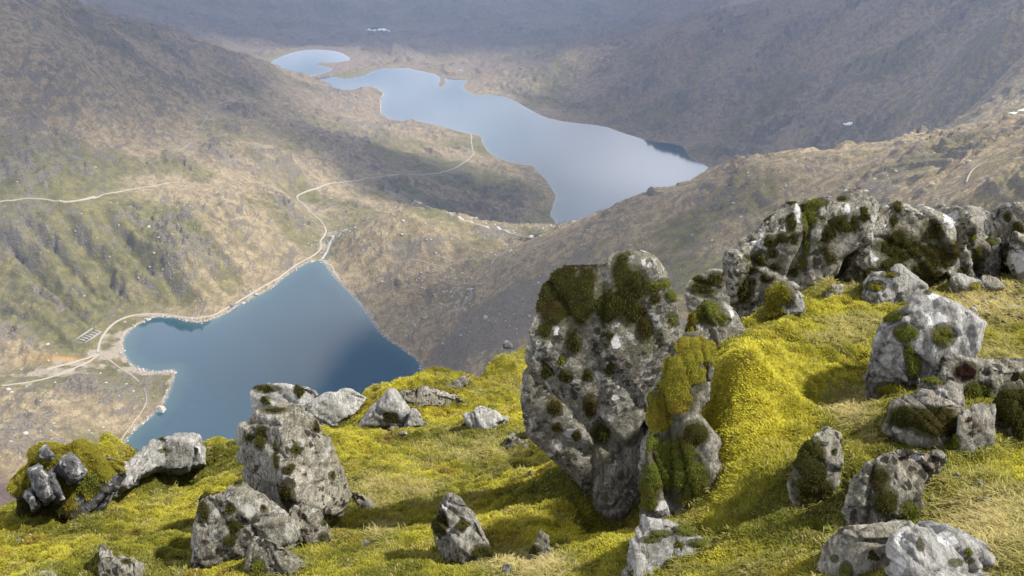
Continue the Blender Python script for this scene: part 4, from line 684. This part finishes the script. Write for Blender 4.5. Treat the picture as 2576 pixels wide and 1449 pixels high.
rock('rock', 'flat-capped rock with dark moss peeking out above the tall boulder', 'rock', (700,1045), [[(632,1010),(633,984),(641,973),(691,964),(705,964),(770,974),(806,992),(775,1020),(700,1060),(644,1045)]], lean=.3, t=.5, mat='pale', seed=39, dy=.3, moss=[(669,977,30,10),(669,1006,11,9),(752,984,13,8)])
rock('rock_slab', 'long pale ribbed slab resting beside the tall boulder on its uphill side', 'slab', (840,1080), [[(765,1016),(821,984),(868,984),(928,1001),(893,1040),(850,1068),(821,1095),(800,1070)]], lean=.5, t=.5, b=.1, mat='pale', seed=40, dy=.05, axis=(.5, .6, .6))
rock('rock', 'sharp pale wedge rock with striped face near the lake edge of the shelf', 'rock', (970,1075), [[(903,1074),(936,1024),(981,980),(995,980),(1028,1029),(1024,1075)]], lean=.4, t=.55, b=.15, mat='pale', seed=41, chips=2, facets=0, ridge=[(995,1000,-.25)], axis=(.7, 0, .7), moss=[(983,1050,16,12)])
rock('stone', 'triangular pale stone leaning against the striped wedge rock', 'stone', (1045,1078), [[(1018,1075),(1036,1025),(1048,1030),(1074,1075)]], lean=.4, t=.3, mat='pale', seed=42, dy=-.1)
rock('rock', 'folded grey rock with lifted front edge on the far grass rim', 'rock', (1100,1022), [[(996,990),(1046,976),(1071,969),(1100,972),(1141,989),(1170,1018),(1110,1022),(1061,1022),(1036,1004)]], lean=.6, t=.7, b=.1, mat='warm', seed=43)
rock('rock_slab', 'thin grey slab angled up to the right behind the folded rock', 'slab', (1140,990), [[(1100,975),(1110,967),(1181,945),(1173,964),(1141,990)]], lean=.6, t=.4, mat='grey', seed=44, dy=.15)
rock('rock', 'low whitish rock lying in the grass between the rim and the big boulder', 'rock', (1220,1083), [[(1170,1045),(1211,1023),(1246,1033),(1278,1054),(1222,1088),(1175,1072)]], lean=.7, t=.6, b=.1, mat='pale', seed=45)
rock('rock', 'small moss-topped rock in the grass just left of the big boulder', 'rock', (1280,1138), [[(1258,1143),(1270,1115),(1288,1093),(1333,1093),(1325,1120),(1290,1145)]], lean=.5, t=.3, mat='warm', seed=46, moss=[(1316,1096,17,8)])
rock('boulder', 'whitish humped boulder lying at the edge above the lake on the left', 'boulder', (410,1212), [[(335,1152),(395,1104),(450,1100),(497,1108),(527,1149),(517,1168),(445,1185),(380,1185)], [(258,1228,-.75),(272,1204,-.7),(340,1149,-.3),(400,1110),(425,1160),(350,1188,-.45),(285,1242,-.8)]], lean=.35, t=.7, b=.15, mat='pale', seed=47, rough=.8, moss=[(415,1134,16,5,'green'),(290,1219,12,6),(405,1105,12,4)])
rt, y0, zb = rock('mossy_outcrop', 'dark moss-covered hump with black slate shards at the left drop-off', 'outcrop', (170,1312), [[(43,1330),(46,1249),(75,1164),(100,1132),(150,1140),(160,1250),(150,1325),(65,1345)], [(130,1150),(200,1128),(262,1148),(310,1170),(260,1250),(190,1320),(140,1330)]], lean=.35, t=.9, b=.05, mat='slate', seed=48, facets=0, cover=('bright', .25, .5), rough=.9, mkey='dark', moss=[[(80,1235,34,70),(130,1290,60,34),(60,1290,20,40)],(215,1215,40,30,'green')])  # bright cover paints the lit top, dark moss the shaded left face
for k, q in enumerate(([(72,1184),(98,1168),(122,1205),(140,1250),(114,1270),(90,1240)], [(106,1198),(128,1184),(152,1222),(164,1256),(140,1264)], [(144,1160),(176,1138),(206,1160),(214,1190),(200,1218),(172,1218),(150,1190)], [(97,1132),(117,1118),(141,1146),(130,1158),(106,1150)], [(60,1240),(80,1232),(104,1272),(84,1284)], [(196,1178),(210,1176),(216,1192),(202,1197)])):
    Q = np.array([PV(a_, b_, y0-(.30,.22,.12,.05,.26,.1)[k], zb, .3) for a_, b_ in q]); V, F = hulls_to_mesh([np.vstack([Q, Q*1.05, Q.mean(0)*.985+(Q-Q.mean(0))*np.array([.5, .5, .8])])], .010); N, _ = vnorm(V, F); V = V+N*(.018*fbm3(V*np.array([14, 5, 14]), 4, 500+k))[:, None]; m = mesh_np('slate_shard', V, F); attr(m, 'white', np.zeros(len(V))); attr(m, 'film', np.full(len(V), .3)); obj('slate_shard', m, RM['slate'], rt)
rock('rock', 'split grey slab standing on edge at the bottom left', 'rock', (300,1440), [[(243,1374),(252,1366),(277,1380),(290,1455),(262,1500)], [(275,1397),(300,1398),(350,1419),(404,1452),(390,1510),(285,1510)]], lean=.25, t=.3, mat='warm', seed=49, axis=(1, .2, -.4), moss=[(320,1412,14,7)])
rock('stone', 'flat pale stone half cut by the bottom edge in the left corner', 'stone', (110,1447), [[(70,1458),(98,1438),(136,1437),(148,1456),(120,1490)]], lean=.5, t=.25, mat='pale', seed=50)
rock('stone', 'thumb-sized pale stone between the split slab and the jagged boulder', 'stone', (455,1446), [[(438,1450),(454,1434),(465,1431),(463,1448)]], lean=.3, t=.1, mat='pale', seed=51)
rock('rock', 'broken brown-grey rock in the grass at the right foot of the tall boulder', 'rock', (905,1280), [[(866,1262),(882,1236),(904,1240),(942,1269),(948,1288),(926,1290),(890,1282)]], lean=.4, t=.3, mat='warm', seed=52, rough=1.3, moss=[(892,1245,8,6)])
rock('stone', 'tiny dark stone silhouetted on the highest grass rim beside the big boulder', 'stone', (1275,885), [[(1262,876),(1270,852),(1286,861),(1290,878)]], lean=.2, t=.25, mat='slate', seed=53)
rock('stone', 'small grey stone just below the striped wedge rock', 'stone', (990,1082), [[(975,1082),(985,1070),(1003,1074),(1000,1086)]], lean=.4, t=.15, seed=54, dy=-.05)
rock('stone', 'second small grey stone farther down the grass from the striped wedge rock', 'stone', (1012,1094), [[(998,1094),(1008,1084),(1024,1085),(1022,1096)]], lean=.4, t=.15, seed=55, dy=-.03)
rock('stone', 'single dark pebble in the moss near the left edge', 'stone', (46,1362), [[(37,1364),(45,1353),(54,1356),(52,1366)]], lean=.3, t=.1, mat='slate', seed=56)
# boulder standing in the shallows of the turquoise lake
h = hit(404, 1034); v = icos()[0]
V, F = hulls_to_mesh([[h+np.array(q)*4.0 for q in ((-1.7,-.8,-.8),(1.5,-1.2,-.8),(1.7,1,-.8),(-1.5,1.2,-.8),(-.9,-.4,1.3),(.3,-.3,1.7),(.9,.5,.9),(-.5,.6,1.2))]], .35); N, _ = vnorm(V, F); m = mesh_np('lakeside_boulder', V+N*(.5*fbm3(V*.35, 4, 600))[:, None], F); obj('lakeside_boulder', m, mt_scree, label='pale angular boulder standing in the shallows of the turquoise lake', cat='boulder')

# loose pebbles on the trodden ground at the top right
Vs, Fs, n_ = [], [], 0
for cx_, cy_, rx2, ry2, cnt in ((2480,770,110,50,90),(2200,715,110,20,25),(1350,1180,60,60,12),(700,1400,300,30,14),(2420,1250,120,90,16)):
    for _ in range(cnt):
        g = fhit(cx_+RNG.normal()*rx2*.5, cy_+RNG.normal()*ry2*.5); s_ = .011*RNG.lognormal(0, .45)*float(g@FWD)/4.5; v = IV*RNG.uniform(.7, 1.2, (12, 1))*(s_*RNG.uniform(.7, 1.4, 3)*np.array([1, 1, .6])); Vs.append(v+g+np.array([0, 0, .02])); Fs.append(IF+n_); n_ += 12
m = mesh_np('pebbles', np.vstack(Vs), np.vstack(Fs), False); attr(m, 'white', np.zeros(n_)); attr(m, 'film', np.zeros(n_)); obj('pebbles', m, RM['warm'], kind='stuff')
# ================================================================== MOSS AND GRASS
def proto(nb, ln, wd, spread, curl, rise, seed, seg=3):
    r = np.random.default_rng(seed); V, F, T = [], [], []
    for k in range(nb):
        a = r.uniform(0, 2*np.pi); o = r.normal(size=2)*spread*.35; L = ln*r.uniform(.55, 1.15); w = wd*r.uniform(.7, 1.3); out = np.array([math.cos(a), math.sin(a)]); sd_ = np.array([-out[1], out[0], 0]); el = r.uniform(*rise); p = np.array([o[0], o[1], -.004]); d = np.array([out[0]*math.cos(el), out[1]*math.cos(el), math.sin(el)]); n = len(V); cu = curl*r.uniform(.5, 1.5)
        for s in range(seg+1):
            ww = w*(1 if s < seg else .1)*(.6 if s == 0 else 1); V += [p-sd_*ww, p+sd_*ww]; T += [s/seg]*2; p = p+d*L/seg; d = d+np.array([out[0]*.2, out[1]*.2, -cu]); d = d/np.linalg.norm(d)
        F += [(n+2*s, n+2*s+1, n+2*s+3, n+2*s+2) for s in range(seg)]
    return np.array(V), np.array(F), np.array(T)
PR = [proto(18, .022, .0026, .032, .22, (.5, 1.4), 1, 2), proto(22, .018, .0030, .036, .3, (.25, 1.3), 2, 2), proto(12, .058, .0017, .03, .40, (.6, 1.35), 3), proto(9, .085, .0015, .035, .30, (.2, .9), 4)]
a, b, c, d = (FVt[FFc[:, k]] for k in range(4)); ar = np.linalg.norm(np.cross(c-a, d-b), axis=1)/2; ct = (a+b+c+d)/4; fn = np.cross(c-a, d-b); fn /= np.linalg.norm(fn, axis=1)[:, None]; fn *= np.sign(fn[:, 2:3]+1e-9)
qx, qy, qd = to_px(ct); dist = np.linalg.norm(ct, axis=1); w = ar/dist**2*((qx > -160) & (qx < 2736) & (qy > 600) & (qy < 1620)); facing = -(fn*ct).sum(1)/dist; w *= np.where(facing > -.12, np.clip(facing, .25, 1), 0)
NT_ = 430000; k = RNG.choice(len(ct), NT_, p=w/w.sum()); u = RNG.random((NT_, 2)); P = a[k]*((1-u[:, :1])*(1-u[:, 1:]))+b[k]*(u[:, :1]*(1-u[:, 1:]))+c[k]*(u[:, :1]*u[:, 1:])+d[k]*((1-u[:, :1])*u[:, 1:]); PN = fn[k]; pd = dist[k]
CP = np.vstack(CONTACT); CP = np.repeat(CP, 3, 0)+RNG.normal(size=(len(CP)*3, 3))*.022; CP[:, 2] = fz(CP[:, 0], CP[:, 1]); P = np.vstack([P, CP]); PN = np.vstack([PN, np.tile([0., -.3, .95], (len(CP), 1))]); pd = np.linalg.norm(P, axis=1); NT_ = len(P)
tx, ty, _ = to_px(P)
def zone(*bl):
    z = np.zeros(len(P))
    for cx, cy, rx, ry, s in bl: z = np.maximum(z, s*np.exp(-((tx-cx)/rx)**2-((ty-cy)/ry)**2))
    return z
n1 = fbm3(P*1.1, 3, 700); n2 = fbm3(P*3.4, 3, 710); n3 = perlin3(P*12, 720)
straw = zone((2130,700,140,35,1),(2480,760,140,70,1),(2500,900,120,50,.6),(2480,1330,170,130,.9),(1340,1430,110,35,1.2),(1200,1130,160,70,.55),(1000,1230,150,45,.7),(1320,900,120,40,.5),(2150,1030,70,60,.9),(2150,830,120,60,.5),(1700,1440,250,20,.4),(960,1330,60,35,.7),(1300,960,90,60,.4),(420,1260,60,40,.4),(1250,1000,100,60,.35))
pst = np.clip(straw*.9+.26*n2-.14, 0, .92); kind = np.where(RNG.random(NT_) < pst*.8, np.where(RNG.random(NT_) < .6, 2, 3), np.where(RNG.random(NT_) < .5, 0, 1))
yel = np.clip(.50+.85*n1+.35*n3+zone((1880,1000,190,190,.35),(2150,740,180,60,.4),(2000,900,300,160,.1))-zone((600,1330,600,110,.14),(1250,1150,200,120,.12),(2030,1290,110,90,.9),(1640,1260,110,80,.5),(1000,1400,250,50,.3),(150,1250,140,70,.35),(1420,1200,90,90,.35),(2560,1060,60,60,.7),(2330,1080,90,30,.6)), 0, 1)  # greener turf zones; those in the gullies are painted shade
cg = np.array([.130, .138, .024]); cyel = np.array([.495, .462, .058]); cbr = np.array([.17, .11, .03]); cst = np.array([.52, .44, .23]); cgr = np.array([.19, .20, .045])
colr = cg+(cyel-cg)*yel[:, None]; br = sstep(.25, .8, fbm3(P*2.2, 3, 730)+.3*RNG.normal(size=NT_)*.5); colr = colr*(1-.72*br[:, None])+cbr*.72*br[:, None]
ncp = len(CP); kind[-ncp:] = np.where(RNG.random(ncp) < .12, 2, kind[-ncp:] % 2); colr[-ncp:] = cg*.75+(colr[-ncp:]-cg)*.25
gmix = np.clip(pst+.25*RNG.normal(size=NT_), 0, 1)[:, None]; colr = np.where((RNG.random((NT_, 1)) < .03+.16*sstep(0, .6, n2)[:, None]), cst*.7, colr); colr = np.where((kind >= 2)[:, None], cgr*(1-gmix)+cst*gmix, colr)*np.exp(RNG.normal(size=(NT_, 1))*.11)
# tufts follow the slope, lean a little downhill
up = PN*.75+np.array([0, 0, .45]); up /= np.linalg.norm(up, axis=1)[:, None]; yaw = RNG.uniform(0, 2*np.pi, NT_)
rx_ = np.arctan2(-up[:, 1], up[:, 2]); ry_ = np.arcsin(np.clip(up[:, 0], -1, 1))
from mathutils import Euler, Matrix
eul = np.empty((NT_, 3)); cy_, sy_ = np.cos(yaw), np.sin(yaw)
# rotation = tilt(up) * spin(yaw), written out as an XYZ euler
xa = np.cross(np.tile([0., 1, 0], (NT_, 1)), up); xa /= np.linalg.norm(xa, axis=1)[:, None]; ya = np.cross(up, xa); X2 = xa*cy_[:, None]+ya*sy_[:, None]; Y2 = -xa*sy_[:, None]+ya*cy_[:, None]
eul[:, 0] = np.arctan2(Y2[:, 2], up[:, 2]); eul[:, 1] = np.arctan2(-X2[:, 2], np.hypot(Y2[:, 2], up[:, 2])); eul[:, 2] = np.arctan2(X2[:, 1], X2[:, 0])
scl = np.clip((pd/4.2)**.38, .72, 1.7)*RNG.uniform(.6, 1.1, NT_)*np.where(kind >= 2, .85, 1.0)
verts = [P]; tip = [np.zeros(NT_)]; kd = [kind+10]; F_ = []; off = NT_
for i, (v, f, t) in enumerate(PR): verts.append(v); tip.append(t); kd.append(np.full(len(v), i)); F_.append(f+off); off += len(v)
m = mesh_np('grass', np.vstack(verts), np.vstack(F_)); z0 = off-NT_
ia = m.attributes.new('kind_id', 'INT', 'POINT'); ia.data.foreach_set('value', np.concatenate(kd).astype(np.int32))
attr(m, 'rot', np.vstack([eul, np.zeros((z0, 3))]), 'FLOAT_VECTOR'); attr(m, 'scl', np.concatenate([scl, np.ones(z0)])); attr(m, 'hue', np.vstack([colr, np.ones((z0, 3))]), 'FLOAT_COLOR'); attr(m, 'tip', np.concatenate(tip))
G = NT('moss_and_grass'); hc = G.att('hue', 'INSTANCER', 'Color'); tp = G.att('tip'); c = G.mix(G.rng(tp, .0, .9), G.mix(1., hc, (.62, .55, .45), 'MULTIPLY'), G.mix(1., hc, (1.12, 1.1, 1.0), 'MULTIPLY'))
G.b.inputs['Specular IOR Level'].default_value = .12; tr = G.n('BsdfTranslucent'); G.put(tr.inputs[0], c); mx = G.n('MixShader'); mx.inputs[0].default_value = .42; G.t.links.new(G.b.outputs[0], mx.inputs[1]); G.t.links.new(tr.outputs[0], mx.inputs[2]); G.t.links.new(mx.outputs[0], G.out.inputs[0])
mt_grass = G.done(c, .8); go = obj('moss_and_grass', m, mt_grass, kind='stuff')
ng = bpy.data.node_groups.new('tufts', 'GeometryNodeTree'); ng.interface.new_socket('Geometry', in_out='INPUT', socket_type='NodeSocketGeometry'); ng.interface.new_socket('Geometry', in_out='OUTPUT', socket_type='NodeSocketGeometry')
gi = ng.nodes.new('NodeGroupInput'); gq = ng.nodes.new('NodeGroupOutput'); jn = ng.nodes.new('GeometryNodeJoinGeometry')
def gatt(nm_, ty):
    nd = ng.nodes.new('GeometryNodeInputNamedAttribute'); nd.data_type = ty; nd.inputs[0].default_value = nm_; return nd.outputs[0]
def geq(val):
    nd = ng.nodes.new('FunctionNodeCompare'); nd.data_type = 'INT'; nd.operation = 'EQUAL'; ng.links.new(gatt('kind_id', 'INT'), nd.inputs[2]); nd.inputs[3].default_value = val; return nd.outputs[0]
for i in range(4):
    s1 = ng.nodes.new('GeometryNodeSeparateGeometry'); ng.links.new(gi.outputs[0], s1.inputs[0]); ng.links.new(geq(10+i), s1.inputs[1]); s2 = ng.nodes.new('GeometryNodeSeparateGeometry'); ng.links.new(gi.outputs[0], s2.inputs[0]); ng.links.new(geq(i), s2.inputs[1])
    mp = ng.nodes.new('GeometryNodeMeshToPoints'); ng.links.new(s1.outputs[0], mp.inputs[0]); ip = ng.nodes.new('GeometryNodeInstanceOnPoints'); ng.links.new(mp.outputs[0], ip.inputs['Points']); ng.links.new(s2.outputs[0], ip.inputs['Instance'])
    e2 = ng.nodes.new('FunctionNodeEulerToRotation'); ng.links.new(gatt('rot', 'FLOAT_VECTOR'), e2.inputs[0]); ng.links.new(e2.outputs[0], ip.inputs['Rotation']); ng.links.new(gatt('scl', 'FLOAT'), ip.inputs['Scale']); ng.links.new(ip.outputs[0], jn.inputs[0])
ng.links.new(jn.outputs[0], gq.inputs[0]); md = go.modifiers.new('tufts', 'NODES'); md.node_group = ng
